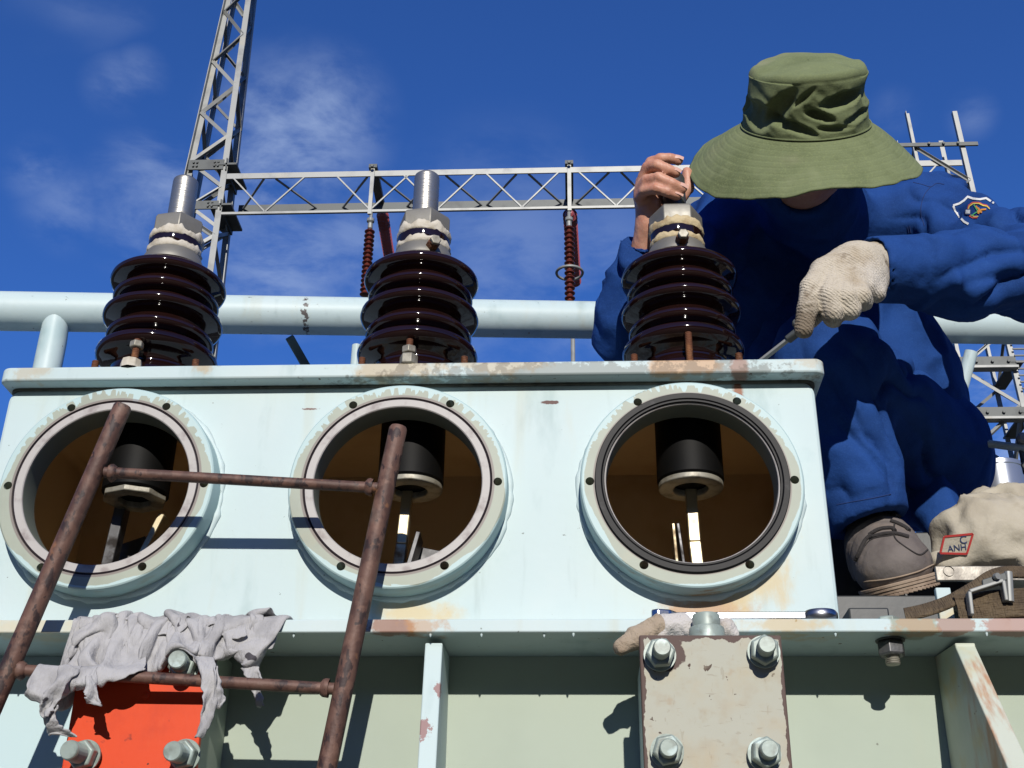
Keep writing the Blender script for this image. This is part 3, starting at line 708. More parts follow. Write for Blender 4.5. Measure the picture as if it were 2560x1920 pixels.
obj('mounting_block', MB().box((.388, YC+.0165, -.60), (.580, YW-.001, -.292)), M_box, cream, bevel=.002)
for (x, y, d, r) in ((1425, 1415, (.02, -1, .0), .1), (1650, 1408, (-.02, -1, -.02), .5), (1441, 1622, (.0, -1, -.06), .2), (1650, 1630, (.08, -1, .02), .45)):
    bolt(cream, P(x, y, YC-.008)+V(0, .008, 0), d, .0215, .0128, .052 if y < 1500 else .045, M_painted_nut, r, .010)
# a small screwed plug on top of the block in front of the flange edge
plug = P(1527, 1366, YC+.04)
pg = tag(obj('pipe_plug', MB().lathe([(.026, -.012), (.026, .004), (.025, .006), (.0205, .007), (.0205, .024), (.0195, .026), (.0001, .026)], plug, (0, 0, 1), 28), M_painted_nut, loc=plug, smooth=30), 'chipped round screw plug standing on top of the cream cover plate', 'plug')
YR = -.032; rpl = V(-.363, YR, -.46)
red = thing('cover_plate', rpl, 'bright red cover plate with grey bolts, partly hidden by the rag', 'cover plate', 'bolted cover plates')
out = [(-.4635, -.62), (-.2635, -.62), (-.2655, -.2645), (-.4635, -.2645)]
obj('plate', MB().rings([[(x, YR+.012, z) for x, z in out], [(x, YR, z) for x, z in out]][::-1]), M_red, red, smooth=0, bevel=.002)
obj('mounting_block', MB().box((-.458, YR+.0125, -.62), (-.2695, YW-.001, -.268)), M_web, red, bevel=.002)
for (x, y, d, L) in ((185, 1632, (-.10, -1, -.03), .062), (400, 1630, (-.06, -1, -.08), .062), (398, 1440, (0, -1, .02), .05)):
    bolt(red, P(x, y, YR-.01)+V(0, .01, 0), d, .0215, .0145, L, M_painted_nut, .25, .010)
obj('rivet', MB().lathe([(.0055, 0), (.005, .002), (.0001, .003)], P(316, 1503, YR), (0, -1, 0), 14), M_red, red)
# flange bolt under and over the cover flange at the right
fbp = P(1918, 1345, .024); fb = thing('flange_bolt', fbp, 'grey hexagon bolt clamping the flange below the work boot', 'bolt')
fx, fy = fbp[0], .024
obj('bolt_head', MB().hexp((fx, fy, -.2351), (fx, fy, -.222), .019, .2), M_painted_nut, fb, bevel=.001)
obj('washer', MB().lathe([(.009, -.2590), (.022, -.2590), (.022, -.2564), (.009, -.2564)], (fx, fy, 0), seg=28), M_darknut, fb)
obj('nut', MB().hexp((fx, fy, -.2592), (fx, fy, -.2822), .0212, .35), M_darknut, fb, bevel=.0012)
pf = []; z = 0.
while z < .013: pf += [(.0115, z), (.0102, z+.0014)]; z += .0028
obj('bolt_shank', MB().lathe(pf, (fx, fy, -.282), (0, 0, -1), 18, True, True), M_nutgrey, fb)

# ------------------------------------------------------------------ ladder
def ladp(x, y, a=-.0707, b=-.0524, c=.0629):
    u, v = x*2560/2212, y*2560/2212; d = FW+RT*(u-1280)/FPX-UP*(v-960)/FPX
    t = (a+b*CAM[2]+c*CAM[0]-CAM[1])/(d[1]-b*d[2]-c*d[0]); return CAM+t*d
r1t, r1b, r2t, r2b = ladp(266, 876), ladp(0, 1490), ladp(861, 922), ladp(706, 1659)
def ext(a, b, z): return a+(b-a)*(z-a[2])/(b[2]-a[2])
f1, f2 = ext(r1t, r1b, -4.6), ext(r2t, r2b, -4.6)
f1 = V(r1b[0]-.9, -1.0, -4.6); f2 = V(r2b[0]-.75, -1.0, -4.6)
lad = thing('ladder', (f1+f2)/2, 'rusty brown pipe ladder leaning in front of the two left openings', 'ladder')
def wob(path, s, amp=.0012): return [p+amp*V(*[vnoise(np.array([[i*.7, s, k]]))[0] for k in range(3)]) for i, p in enumerate(path)]
def pipe(name, a, b, r, par, seg=18, n=14, endcap=True):
    L = np.linalg.norm(b-a); path = [a+(b-a)*i/(n-1) for i in range(n)]
    rr = [r]*n
    if endcap: path = [a, a+(b-a)*.0035/L]+path[1:]; rr = [r*.84, r]+rr[1:]
    return obj(name, MB().tube(path, rr, seg), M_ladder, par, smooth=60)
RR = .0147
for a, b, c in ((r1t, r1b, f1), (r2t, r2b, f2)):
    k = b+(b-a)/np.linalg.norm(b-a)*.25
    path = [a, a+(b-a)*.008]+[a+(k-a)*t for t in np.linspace(.1, 1, 10)]+[k+(c-k)*t for t in np.linspace(.08, 1, 8)]
    obj('rail', MB().tube(path, [RR*.86]+[RR]*(len(path)-1), 20), M_ladder, lad, smooth=60)
g1a, g1b, g2a, g2b = ladp(226, 1020), ladp(816, 1054), ladp(28, 1447), ladp(722, 1488)
for a, b in ((g1a, g1b), (g2a, g2b)):
    pipe('rung', a, b, .0088, lad, 14, endcap=False)
    for e, s in ((a, 1), (b, -1)):        # weld collars
        dd = (b-a)/np.linalg.norm(b-a)*s
        obj('weld', MB().lathe([(.0135, .008), (.0142, .012), (.0125, .0165), (.0092, .020)], e, dd, 16, wob=lambda k, q: 1+.09*math.sin(q*5+k)), M_ladder, lad, smooth=60)
for i in range(1, 12):
    z = -.35-.33*i
    if z < -4.4: break
    ka, kb = r1b+(r1b-r1t)/np.linalg.norm(r1b-r1t)*.25, r2b+(r2b-r2t)/np.linalg.norm(r2b-r2t)*.25
    zz = -.35-.36*i
    if zz > min(ka[2], kb[2]) or zz < -4.4: continue
    pipe('rung', ext(ka, f1, zz), ext(kb, f2, zz), .0088, lad, 12, 4, False)

# ------------------------------------------------------------------ wrench on the flange, bare wrench in hand comes with the worker
w0, w1 = P(1404, 1326, .005), P(1798, 1325, .002); ZW = -.2352
wr = thing('spanner', ((w0[0]+w1[0])/2, .004, ZW), 'long chrome spanner lying on the flange below the right opening', 'spanner')
m = MB().bar((w0[0]+.03, .005, ZW+.010), (w1[0]-.03, .003, ZW+.010), .013, .012)
obj('shank', m, M_steel, wr, bevel=.002)
m = MB(); cx = w1[0]-.018
m.rings([[V(cx+r*math.cos(q)*1.25, .003+r*math.sin(q), ZW+z) for q in (2*math.pi*j/32 for j in range(32))] for r, z in ((.011, .001), (.0185, .001), (.021, .006), (.021, .013), (.0185, .0175), (.011, .0175))], closed=True)
obj('ring_end', m, M_steel, wr, smooth=50)
jx = w0[0]; jaw = [(jx+.042, -.006), (jx+.030, -.020), (jx+.010, -.024), (jx, -.018), (jx+.006, -.010), (jx+.020, -.009), (jx+.022, .009), (jx+.006, .011), (jx, .019), (jx+.010, .025), (jx+.030, .021), (jx+.042, .007)]
m = MB().rings([[(x, .005+y, ZW+z) for x, y in jaw] for z in (.001, .0165)])
obj('open_end', m, M_steel, wr, smooth=30, bevel=.003, seg=3)

# ------------------------------------------------------------------ oil pipe behind the bushings
M_pipe = blue_paint('pale_blue_pipe_paint', [rb((-.05, -.02, .02), .02, RUST, squash=(3, 1, .5), scale=60, ragged=.6, amt=.9, soft=.3), rb((.35, -.02, .03), .02, RUST_L, squash=(3, 1, .5), scale=60, ragged=.6, amt=.9, soft=.3),
    rb((-.60, -.06, .0), .08, srgb(70, 50, 46), squash=(4.5, .4, .9), scale=70, ragged=.7, amt=.9, soft=.1)], rough=.33)
pa, pb = P(-60, 671, .66), P(2300, 707, 1.12)
pipev = thing('oil_pipe', (pa+pb)/2-V(0, 0, .05), 'long pale blue oil pipe running behind the bushings and the worker', 'pipe')
def pipe_r(t): return .0495
n = 40; obj('pipe', MB().tube([pa+(pb-pa)*i/(n-1) for i in range(n)], .0485, 36), M_pipe, pipev, smooth=60)
c0 = P(118, 712, .685)
ps = MB().tube([V(c0[0], .69, -.236), V(c0[0], .69, .45), V(c0[0], .688, c0[2]-.03), V(c0[0], .684, c0[2]+.04)], [.033, .033, .0325, .030], 28)
obj('support_post', ps, M_pipe, pipev, smooth=60)
c1 = P(770, 735, .80)
obj('support_post', MB().cyl(V(c1[0], .81, -.236), V(c1[0], .81, c1[2]-.01), .013, .012, 20), M_pipe, pipev)
c2 = P(2098, 760, 1.06); c3 = P(2052, 860, 1.2)
obj('support_post', MB().cyl(c2, V(c3[0]-.15, 1.2, c3[2]-.45), .017, None, 20), M_pipe, pipev)
c4 = P(625, 728, .85); c5 = P(652, 775, .9)
obj('brace', MB().bar(c4, c4+(c5-c4)*4, .022, .012, (0, 1, 0)), Mat('green_grey_brace', srgb(104, 124, 122), .5).patch(srgb(84, 100, 98), .4, .7, 12).done(), pipev, bevel=.002)

# ------------------------------------------------------------------ lattice gantry far behind: two columns, one crossbeam
def bolts_on(par, pts, r=.02):
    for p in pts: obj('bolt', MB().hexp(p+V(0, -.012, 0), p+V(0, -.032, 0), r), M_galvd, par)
def PD(x, y, dep):                         # point at a given distance in front of the camera
    u, v = x*2560/2212, y*2560/2212
    return CAM+(FW+RT*(u-1280)/FPX-UP*(v-960)/FPX)*dep
DZ = 17.0
def horiz(x, y): return PD(x, y, DZ)
bm0 = PD(505, 380, DZ); YG = bm0[1]; ZB = bm0[2]
GB = -4.6
def column(xl_top, name, label, front, ztop, zbot, wt, wb, x_axis, y0, panels, seed, wl=.08):
    """four angle legs, tapered, zigzag braces on each face"""
    rn = random.Random(seed)
    t = thing(name, (x_axis(zbot), y0, zbot), label, 'lattice tower', 'lattice towers of the gantry')
    def w(z): return wb+(wt-wb)*(z-zbot)/(ztop-zbot)
    def corner(i, z):
        h = w(z)/2; return V(x_axis(z)+(-h, h, h, -h)[i], y0+(-h, -h, h, h)[i], z)
    for i in range(4): obj('leg', MB().angle(corner(i, zbot), corner(i, ztop), wl, wl*.14, [0, math.pi/2, math.pi, -math.pi/2][i]), M_galv, t, smooth=0)
    zs = panels
    for fi in range(4):
        a, b = fi, (fi+1) % 4
        for k in range(len(zs)-1):
            z0, z1 = zs[k], zs[k+1]
            p, q = (corner(a, z0), corner(b, z1)) if (k+fi) % 2 == 0 else (corner(b, z0), corner(a, z1))
            obj('brace', MB().angle(p, q, wl*.62, wl*.09, rn.random()*6.28), M_galv, t, smooth=0)
    return t, corner
# left column: axis from the picture
def ax_line(p0, p1): return lambda z: p0[0]+(p1[0]-p0[0])*(z-p0[2])/(p1[2]-p0[2])
def pz(x, y, Yv): return P(x, y, Yv)
tl0, tl1 = pz(519, 10, YG), pz(457, 380, YG)
axl = ax_line(tl0, tl1)
zt, zb_ = pz(519, -60, YG)[2], GB
wtop = abs(pz(538, -60, YG)[0]-pz(500, -60, YG)[0]); wbm = abs(pz(500, 380, YG)[0]-pz(415, 380, YG)[0])
slope = (wbm-wtop)/(ZB-zt); wbot = wtop+slope*(zb_-zt)
pans = [pz(480, y, YG)[2] for y in (-60, -10, 42, 95, 150, 205, 262, 318, 374, 428, 482, 536, 592, 650, 712, 780, 900)][::-1]
pans = [GB, GB+2.0]+[z for z in pans if z > GB+2.6]
tl, cornL = column(0, 'lattice_tower', 'galvanised lattice tower rising behind the left bushing', True, zt, zb_, wtop, wbot*.8, axl, YG, pans, 3)
for yy, hgt in ((382, .16), (470, .13)):   # bolted channel plates where the beam lands
    z = pz(480, yy, YG)[2]; a, b, c = cornL(0, z), cornL(1, z), cornL(2, z)
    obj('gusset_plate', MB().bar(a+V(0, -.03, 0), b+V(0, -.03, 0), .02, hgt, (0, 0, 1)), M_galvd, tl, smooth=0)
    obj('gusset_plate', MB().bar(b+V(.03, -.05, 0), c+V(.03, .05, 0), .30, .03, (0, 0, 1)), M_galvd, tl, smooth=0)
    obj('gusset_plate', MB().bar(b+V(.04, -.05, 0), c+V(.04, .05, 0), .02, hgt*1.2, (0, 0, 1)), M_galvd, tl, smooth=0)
    bolts_on(tl, [a*(1-s)+b*s+V(0, -.03, dz) for s in (.15, .25, .75, .85) for dz in (-.03, .03)], .016)
# crossbeam
beam = thing('lattice_crossbeam', (pz(1280, 420, YG)[0], YG, pz(1280, 455, YG)[2]), 'galvanised lattice crossbeam spanning between the two towers', 'crossbeam')
xa, xb = pz(505, 380, YG)[0], pz(2060, 352, YG)[0]
ztp = pz(1000, 375, YG-.25)[2]; zbt = pz(1000, 456, YG-.25)[2]
yf, yb = YG-.28, YG+.42
zr_ = pz(1000, 418, yb)[2]
obj('chord', MB().bar((xa, yf, ztp), (xb, yf, ztp), .02, .085), M_galv, beam, smooth=0); obj('chord', MB().bar((xa, yf+.05, ztp+.042), (xb, yf+.05, ztp+.042), .08, .012), M_galv, beam, smooth=0)
obj('chord', MB().bar((xa, yf, zbt), (xb, yf, zbt), .035, .035), M_galv, beam, smooth=0)
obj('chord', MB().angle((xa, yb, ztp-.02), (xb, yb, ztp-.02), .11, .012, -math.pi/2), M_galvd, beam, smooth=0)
obj('chord', MB().bar((xa, yb, ztp-.10), (xb, yb, ztp-.10), .02, .06), M_galv, beam, smooth=0)
def xat(px): return pz(px, 410, YG-.28)[0]
nodes = [575, 690, 803, 915, 1025, 1127, 1232, 1335, 1435, 1545, 1650, 1760, 1870, 1980]
low = nodes[0::2]; 
seqx = [560, 700, 803, 905, 1040, 1128, 1230, 1325, 1440, 1540, 1650, 1760, 1870, 1980]
prev = None
lows = [572, 803, 930, 1145, 1340, 1530, 1720, 1920]; tops_ = [690, 870, 1030, 1240, 1430, 1620, 1820]
lows = [578, 803, 985, 1180, 1400, 1580, 1780, 1960]; tops_ = [(535, 690), (715, 880), (905, 1070), (1105, 1290), (1310, 1480), (1500, 1670), (1690, 1860), (1880, 2030)]
lows = [578, 803, 948, 1128, 1330, 1540, 1750, 1950]
for k, lx in enumerate(lows):
    xl = xat(lx)
    for s in (-1, 1):
        xt = xl+s*.48
        if xt < xa or xt > xb: continue
        obj('brace', MB().bar((xl, yf, zbt+.02), (xt, yf, ztp-.03), .019, .019), M_galv, beam, smooth=0)
        obj('brace', MB().bar((xl, yf+.02, zbt), (xl+s*.55, yb, ztp-.10), .017, .017), M_galv, beam, smooth=0)
        obj('brace', MB().bar((xl+s*.08, yf+.04, ztp-.02), (xl+s*.52, yb-.02, ztp-.06), .026, .018), M_galv, beam, smooth=0)
for px in (803, 1230):
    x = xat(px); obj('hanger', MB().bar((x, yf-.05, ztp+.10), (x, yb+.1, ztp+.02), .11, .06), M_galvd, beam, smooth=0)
    obj('hanger', MB().bar((x, yf-.02, ztp+.13), (x, yf-.02, zbt-.06), .05, .03, (0, 1, 0)), M_galv, beam, smooth=0)
    bolts_on(beam, [V(x, yf-.08, ztp+.06)], .025)

# right column of the gantry
tr0, tr1 = pz(2008, 330, YG), pz(2132, 900, YG)
axr = ax_line(tr0, tr1); ztr = pz(2000, 275, YG)[2]
wtr = abs(pz(2062, 330, YG)[0]-pz(1960, 330, YG)[0]); wlo = abs(pz(2178, 900, YG)[0]-pz(2090, 900, YG)[0])
pans = [pz(2100, y, YG)[2] for y in (345, 420, 500, 580, 660, 740, 820, 900, 990)][::-1]
pans = [GB, GB+1.6]+[z for z in pans if z > GB+2.2]
tr, cornR = column(0, 'lattice_tower', 'galvanised lattice tower standing behind the worker at the right', True, ztr, GB, wtr, wtr*1.02, axr, YG, pans, 11, .06)
for yy, hg in ((346, .055), (812, .14), (920, .14)):
    z = pz(2120, yy, YG)[2]; a, b, c = cornR(0, z), cornR(1, z), cornR(2, z)
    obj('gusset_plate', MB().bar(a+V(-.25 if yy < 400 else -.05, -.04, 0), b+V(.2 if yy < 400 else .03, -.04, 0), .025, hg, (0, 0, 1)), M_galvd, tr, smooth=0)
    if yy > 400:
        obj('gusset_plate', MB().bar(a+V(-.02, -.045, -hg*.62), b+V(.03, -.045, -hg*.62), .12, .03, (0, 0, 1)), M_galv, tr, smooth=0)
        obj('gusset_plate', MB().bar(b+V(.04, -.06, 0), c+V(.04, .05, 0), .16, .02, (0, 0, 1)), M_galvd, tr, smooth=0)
    bolts_on(tr, [a*(1-s)+b*s+V(0, -.05, dz) for s in (.3, .6, .9) for dz in (0,)], .02)
# perforated strip climbing the right leg
pst = cornR(1, pz(2150, 870, YG)[2])
for i in range(8):
    z = pz(2150, 870-14*i, YG)[2]; c = cornR(1, z)
    obj('step_bolt', MB().cyl(c+V(.02, -.06, 0), c+V(.16, -.06, 0), .012, seg=8), M_galv, tr)

# ------------------------------------------------------------------ insulator strings under the beam
def string(top, bot, n, r, mat, label, group, ring_at=None, fit=.0):
    top, bot = np.asarray(top, float), np.asarray(bot, float); d = (bot-top); L = np.linalg.norm(d); d = d/L
    t = thing('insulator_string', bot, label, 'insulator', group)
    lf = fit
    if lf > 0:
        obj('shackle', MB().tube([top, top+d*lf*.45], .022, 8).lathe([(.02, 0), (.05, .02), (.05, .06), (.02, .09)], top+d*lf*.35, d, 12), M_galv, t)
        obj('link', MB().tube([top+d*lf*.5, top+d*lf], .016, 8).lathe([(.016, 0), (.034, .02), (.034, .09), (.016, .11)], top+d*lf*.62, d, 12), M_galv, t)
    pf = [(.02, lf)]; pit = (L-lf)/n
    for k in range(n):
        s = lf+k*pit; pf += [(r*.52, s+pit*.1), (r*.62, s+pit*.36), (r, s+pit*.58), (r*.96, s+pit*.70), (r*.52, s+pit*.86)]
    obj('porcelain', MB().lathe(pf, top, d, 24, True, True), mat, t, smooth=50)
    if ring_at:
        c = top+d*ring_at; x, y, _ = basis(d); rr = []
        for j in range(32):
            q = 2*math.pi*j/32; e = x*math.cos(q)+y*math.sin(q)
            rr.append([c+e*(.165+.018*math.cos(u))+d*.018*math.sin(u) for u in (2*math.pi*i/8 for i in range(8))])
        obj('arcing_ring', MB().rings(rr, closed=True), M_galv, t, smooth=60)
    return t
YI = yf
a = pz(802, 458, YI); string(a, V(a[0], YI, pz(800, 640, YI)[2]), 15, .068, M_insul, 'brown insulator string hanging left of the middle bushing', 'insulator strings', None, .27)
a = pz(826, 462, YI+.6); b = pz(848, 600, YI+3.2); string(a, b, 22, .085, M_insulp, 'dark reddish insulator string slanting back beside the middle bushing', 'insulator strings')
a = pz(1229, 458, YI); string(a, V(a[0], YI, pz(1229, 660, YI)[2]), 16, .068, M_insul, 'brown insulator string with metal ring between middle and right bushing', 'insulator strings', .93, .22)
a = pz(1231, 460, YI+.7); b = pz(1242, 610, YI+3.4); string(a, b, 22, .10, M_insulp, 'rose coloured insulator string seen behind the string with the ring', 'insulator strings')
wv = pz(1237, 700, YI); tag(obj('down_conductor', MB().cyl(V(wv[0], YI, pz(1229, 660, YI)[2]), V(wv[0], YI, GB), .028, seg=10), M_galv, loc=V(wv[0], YI, GB)), 'thin grey vertical conductor below the insulator string with ring', 'conductor')

# ------------------------------------------------------------------ things on the tank top at the right
cy0 = P(2158, 1050, .95)
tw = thing('steel_drum', V(cy0[0], .95, -.2352), 'shiny pale grey cylinder standing behind the canvas bag', 'drum')
M_drum = Mat('satin_aluminium', srgb(196, 200, 206), .28, .7).patch(srgb(170, 176, 186), .4, .7, 3).done()
zt_ = P(2158, 1012, .95)[2]
obj('drum_body', MB().lathe([(.062, -.2352), (.062, zt_-.012), (.0645, zt_-.010), (.0645, zt_), (.058, zt_+.004), (.0001, zt_+.004)], (cy0[0], .95, 0), seg=48), M_drum, tw, smooth=40)
h0, h1 = P(2118, 956, .62), P(2206, 968, .58)
hp = tag(obj('handrail_pipe', MB().tube([h0+(h0-h1)*.6, h0, h1, h1+(h1-h0)*.3], .0085, 14), M_pipe, loc=h1, smooth=60), 'thin pale pipe sticking out to the bolted lug at the right edge', 'pipe')
lug = thing('bolted_lug', P(2212, 975, .57), 'grey steel lug with round bolts at the right picture edge', 'lug')
la = P(2216, 975, .575)
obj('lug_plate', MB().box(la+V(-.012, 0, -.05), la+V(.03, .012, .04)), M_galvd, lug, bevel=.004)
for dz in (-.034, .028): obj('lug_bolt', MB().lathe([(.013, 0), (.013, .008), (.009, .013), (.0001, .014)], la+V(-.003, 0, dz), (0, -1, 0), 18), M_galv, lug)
# channel rail the boot stands on
cz0 = P(2100, 1222, .10); cz1 = P(2100, 1254, .10)
M_chan = Mat('worn_steel_channel', srgb(150, 144, 134), .42, .4).patch(srgb(112, 106, 98), .42, .65, 16, .9, detail=7).patch(srgb(186, 180, 168), .55, .75, 30, .7, detail=6, off=(2, 2, 2)).patch(srgb(60, 56, 52), .68, .76, 26, .7, off=(6, 1, 1)).bumpn(.2, 60).done()
ch = thing('steel_channel', ((.9), .12, cz1[2]), 'worn grey steel channel running under the work boot', 'channel')
xb0, xb1 = P(2022, 1240, .10)[0], 1.6
obj('front_plate', MB().box((xb0, .10, cz1[2]), (xb1, .108, cz0[2])), M_chan, ch, bevel=.0015)
obj('top_plate', MB().box((P(2044, 1225, .3)[0], .1085, cz0[2]-.006), (xb1, .62, cz0[2]+.0)), M_chan, ch, bevel=.001)
obj('channel_hole', MB().lathe([(.0001, -.0012), (.0085, -.0012), (.0085, .002)], P(2049, 1234, .10), (0, -1, 0), 20), M_black, ch)
dk = Mat('dark_beam_and_shade', srgb(58, 61, 62), .5).patch(srgb(44, 46, 47), .4, .7, 8).patch(srgb(92, 88, 82), .62, .76, 20, .5).bumpn(.15, 40).done()
zb2 = P(1938, 1290, .36)[2]-.004
obj('beam_and_shade_fill', MB().box((.73, .335, -.2351), (xb1, .60, zb2)), dk, ch, bevel=.003)
obj('beam_and_shade_fill', MB().box((.73, .61, -.2351), (xb1, .66, P(1830, 1150, .61)[2])), dk, ch, bevel=.003)  # rear beam raised as a dark fill for the deep shade beside the boot
obj('beam_and_shade_fill', MB().box((.735, .12, -.2351), (.80, .19, P(1830, 1312, .12)[2])), dk, ch, bevel=.003)
for px_ in ((2022, 2052), (2034, 2064)):
    pass
p0 = P(2036, 1300, .085)
fs = tag(obj('flat_bar', MB().box((P(2022, 1290, .085)[0], .08, -.2352), (P(2054, 1290, .085)[0], .092, P(2036, 1271, .085)[2])), M_box, loc=V(p0[0], .085, -.2352), bevel=.0015), 'short pale upright flat bar between boot and webbing belt', 'flat bar')

# canvas bag
bagc = P(2150, 1150, .50)
M_canvas = Mat('beige_canvas', srgb(190, 182, 164), .85).patch(srgb(168, 158, 140), .42, .7, 9, .8, detail=5).patch(srgb(150, 138, 118), .6, .78, 18, .6, detail=6, off=(3, 1, 1)).bumpn(.25, 300, 2, dist=.001).bumpn(.4, 22, 4, dist=.01).done()
bag = thing('canvas_bag', V(bagc[0], .45, cz0[2]), 'crumpled beige canvas bag with red framed lettering beside the boot', 'bag')
bp = [P(2050, 1200, .40), P(2110, 1168, .44), P(2155, 1110, .52), P(2240, 1150, .46), P(2280, 1200, .42)]
def bagf(p):
    d = rcone(p, bp[0], bp[1], .03, .06)
    for a, b, ra, rb2 in ((bp[1], bp[2], .06, .042), (bp[2], bp[3], .042, .075), (bp[3], bp[4], .075, .06), (bp[1], bp[4], .06, .06)): d = smin(d, rcone(p, a, b, ra, rb2), .05)
    return np.maximum(d, cz0[2]+.0005-p[:, 2])
def bagd(v, n):
    q = v*V(16, 16, 16)+3*np.stack([fbm(v*7, 3), fbm(v*7, 5), fbm(v*7, 8)], 1)
    return .022*(1-2*np.abs(fbm(q*V(.55, .8, .35), 11, 2)))-.008
lo = np.min(bp, 0)-.14; hi = np.max(bp, 0)+.14
bago = sdf_obj('bag_body', bagf, lo, hi, .007, M_canvas, bag, bagd, 2)
def text_mesh(s, size, ext=.0006):
    cu = bpy.data.curves.new('txt', 'FONT'); cu.body = s; cu.size = size; cu.extrude = ext; cu.align_x = 'LEFT'; cu.resolution_u = 3
    o = bpy.data.objects.new('txt', cu); COL.objects.link(o); bpy.context.view_layer.update()
    me = bpy.data.meshes.new_from_object(o.evaluated_get(bpy.context.evaluated_depsgraph_get())); v = np.array([tuple(q.co) for q in me.vertices]); f = [tuple(p.vertices) for p in me.polygons]
    bpy.data.objects.remove(o); bpy.data.curves.remove(cu); return v, f
def on_surface(tree, org, ux, uy, pts, lift, base):
    """lay flat points (x, y, h) on a surface by shooting along the patch normal"""
    nrm = np.cross(ux, uy); out = []
    for x, y, h in pts:
        s = org+ux*x+uy*y; hit = tree.ray_cast(Vector(s+nrm*.15-base), Vector(-nrm), .4)
        out.append(np.array(hit[0])+base+nrm*(lift+h) if hit[0] is not None else s+nrm*(lift+h))
    return out
bpy.context.view_layer.update()
btree = BVHTree.FromObject(bago, bpy.context.evaluated_depsgraph_get())
M_ink = Mat('navy_print', srgb(44, 62, 104), .8).done(); M_redp = Mat('red_print', srgb(186, 52, 48), .8).done()
o0 = P(2042, 1196, .36); o1 = P(2092, 1190, .36); ux = (o1-o0); ux /= np.linalg.norm(ux); up_ = -FW; uy = np.cross(up_, ux); uy /= np.linalg.norm(uy)
if uy[2] < 0: uy = -uy
def px2(x, y): q = P(x, y, .36)-o0; return (q@ux, q@uy)
def strip(par, pts, w, mat, name, tree, base, ux, uy, org, lift=.0015):
    m = MB()
    for (a, b) in zip(pts[:-1], pts[1:]):
        a, b = np.array(a), np.array(b); d = b-a; L = np.linalg.norm(d); d /= L; nn = np.array([-d[1], d[0]])*w/2; k = max(2, int(L/.003))
        row = []
        for i in range(k+1):
            c = a+d*L*i/k
            row += [(*(c-nn), 0), (*(c+nn), 0)]
        q = on_surface(tree, org, ux, uy, row, lift, base); m.add(q, [(2*i, 2*i+1, 2*i+3, 2*i+2) for i in range(k)])
    return obj(name, m, mat, par, smooth=0)
bw = wloc(bag)
nrm_ = np.cross(ux, uy); corners = [(2036, 1158), (2098, 1152), (2093, 1198), (2034, 1196)]
hts = [(q-o0)@nrm_ for q in on_surface(btree, o0, ux, uy, [(*px2(x, y), 0) for x in (2040, 2055, 2070, 2085, 2095) for y in (1156, 1168, 1180, 1194)], 0, bw)]
hl_ = float(np.percentile(hts, 80))+.002
def lab(x, y, h): a, b = px2(x, y); return o0+ux*a+uy*b+nrm_*(hl_+h)
obj('sewn_label', MB().rings([[lab(*c, h) for c in corners] for h in (-.006, 0)]), M_canvas, bag, smooth=0)
for i in range(4):
    a, b = lab(*corners[i], .0008), lab(*corners[(i+1) % 4], .0008)
    obj('red_frame', MB().bar(a, b, .0038, .0012, nrm_), M_redp, bag, smooth=0)
for s, x, y, sz in (('C', 2073, 1175, .021), ('ANH', 2050, 1193, .0165)):
    v, f = text_mesh(s, sz); a, b = px2(x, y)
    obj('lettering', MB().add([o0+ux*(p[0]+a)+uy*(p[1]+b)+nrm_*(hl_+.0008+p[2]) for p in v], f), M_ink, bag, smooth=0)
# webbing belt with steel buckle
M_web2 = Mat('brown_webbing', srgb(104, 88, 66), .9).patch(srgb(78, 64, 48), .42, .65, 30, .8, detail=5).patch(srgb(134, 118, 88), .6, .75, 22, .6, off=(2, 1, 4)).bumpn(.8, 60, 2, dist=.003, stretch=(1, 1, 6)).bumpn(.9, 45, 1, dist=.004, stretch=(8, 1, 1)).done()
belt = thing('webbing_belt', P(2130, 1334, .03), 'brown webbing belt with steel buckle lying on the flange at the right', 'belt')
rope = [P(1955, 1328, .02), P(2000, 1318, .015), P(2050, 1300, .01), P(2100, 1272, .012), P(2140, 1246, .018), P(2180, 1236, .02), P(2240, 1238, .02)]
def spline(pts, n):
    pts = [np.asarray(p, float) for p in pts]; out = []; q = [2*pts[0]-pts[1]]+pts+[2*pts[-1]-pts[-2]]
    for i in range(1, len(q)-2):
        for t in np.linspace(0, 1, n, endpoint=False):
            a, b, c, d = q[i-1], q[i], q[i+1], q[i+2]; out.append(.5*((2*b)+(c-a)*t+(2*a-5*b+4*c-d)*t*t+(3*b-a-3*c+d)*t**3))
    return out+[pts[-1]]
sp_ = spline(rope, 8)
for k_ in range(9):                        # woven cords side by side
    f_k = (k_-4)/4.5; wob_ = [vnoise(np.array([[i*.5, k_*3.3, 1.]]))[0]*.0012 for i in range(len(sp_))]
    obj('cord', MB().tube([p+V(.004, .02, .022)*f_k*.5+V(0, -.003, .003)*w_ for p, w_ in zip(sp_, wob_)], .0036, 7), M_web2, belt, smooth=60)
sp2 = spline([P(2070, 1332, -.004), P(2110, 1330, -.008), P(2160, 1322, -.010), P(2260, 1316, -.006)], 8)
for k_ in range(11):
    f_k = (k_-5)/5.5
    obj('cord', MB().tube([p+V(0, 0, .012)+V(0, .012, .044)*f_k*.5+V(0, vnoise(np.array([[i*.4, k_*2.1, 5.]]))[0]*.0014, 0) for i, p in enumerate(sp2)], .0044, 7), M_web2, belt, smooth=60)
bk = MB()
for a, b in (((2092, 1280), (2098, 1330)), ((2092, 1280), (2165, 1256)), ((2165, 1256), (2172, 1300))): bk.bar(P(*a, -.02), P(*b, -.02), .006, .016, (0, 1, 0))
obj('buckle_frame', bk, M_galv, belt, bevel=.0015)
pp = MB(); q = [P(2122, 1252, -.026), P(2172, 1236, -.026), P(2176, 1252, -.026), P(2124, 1270, -.026)]
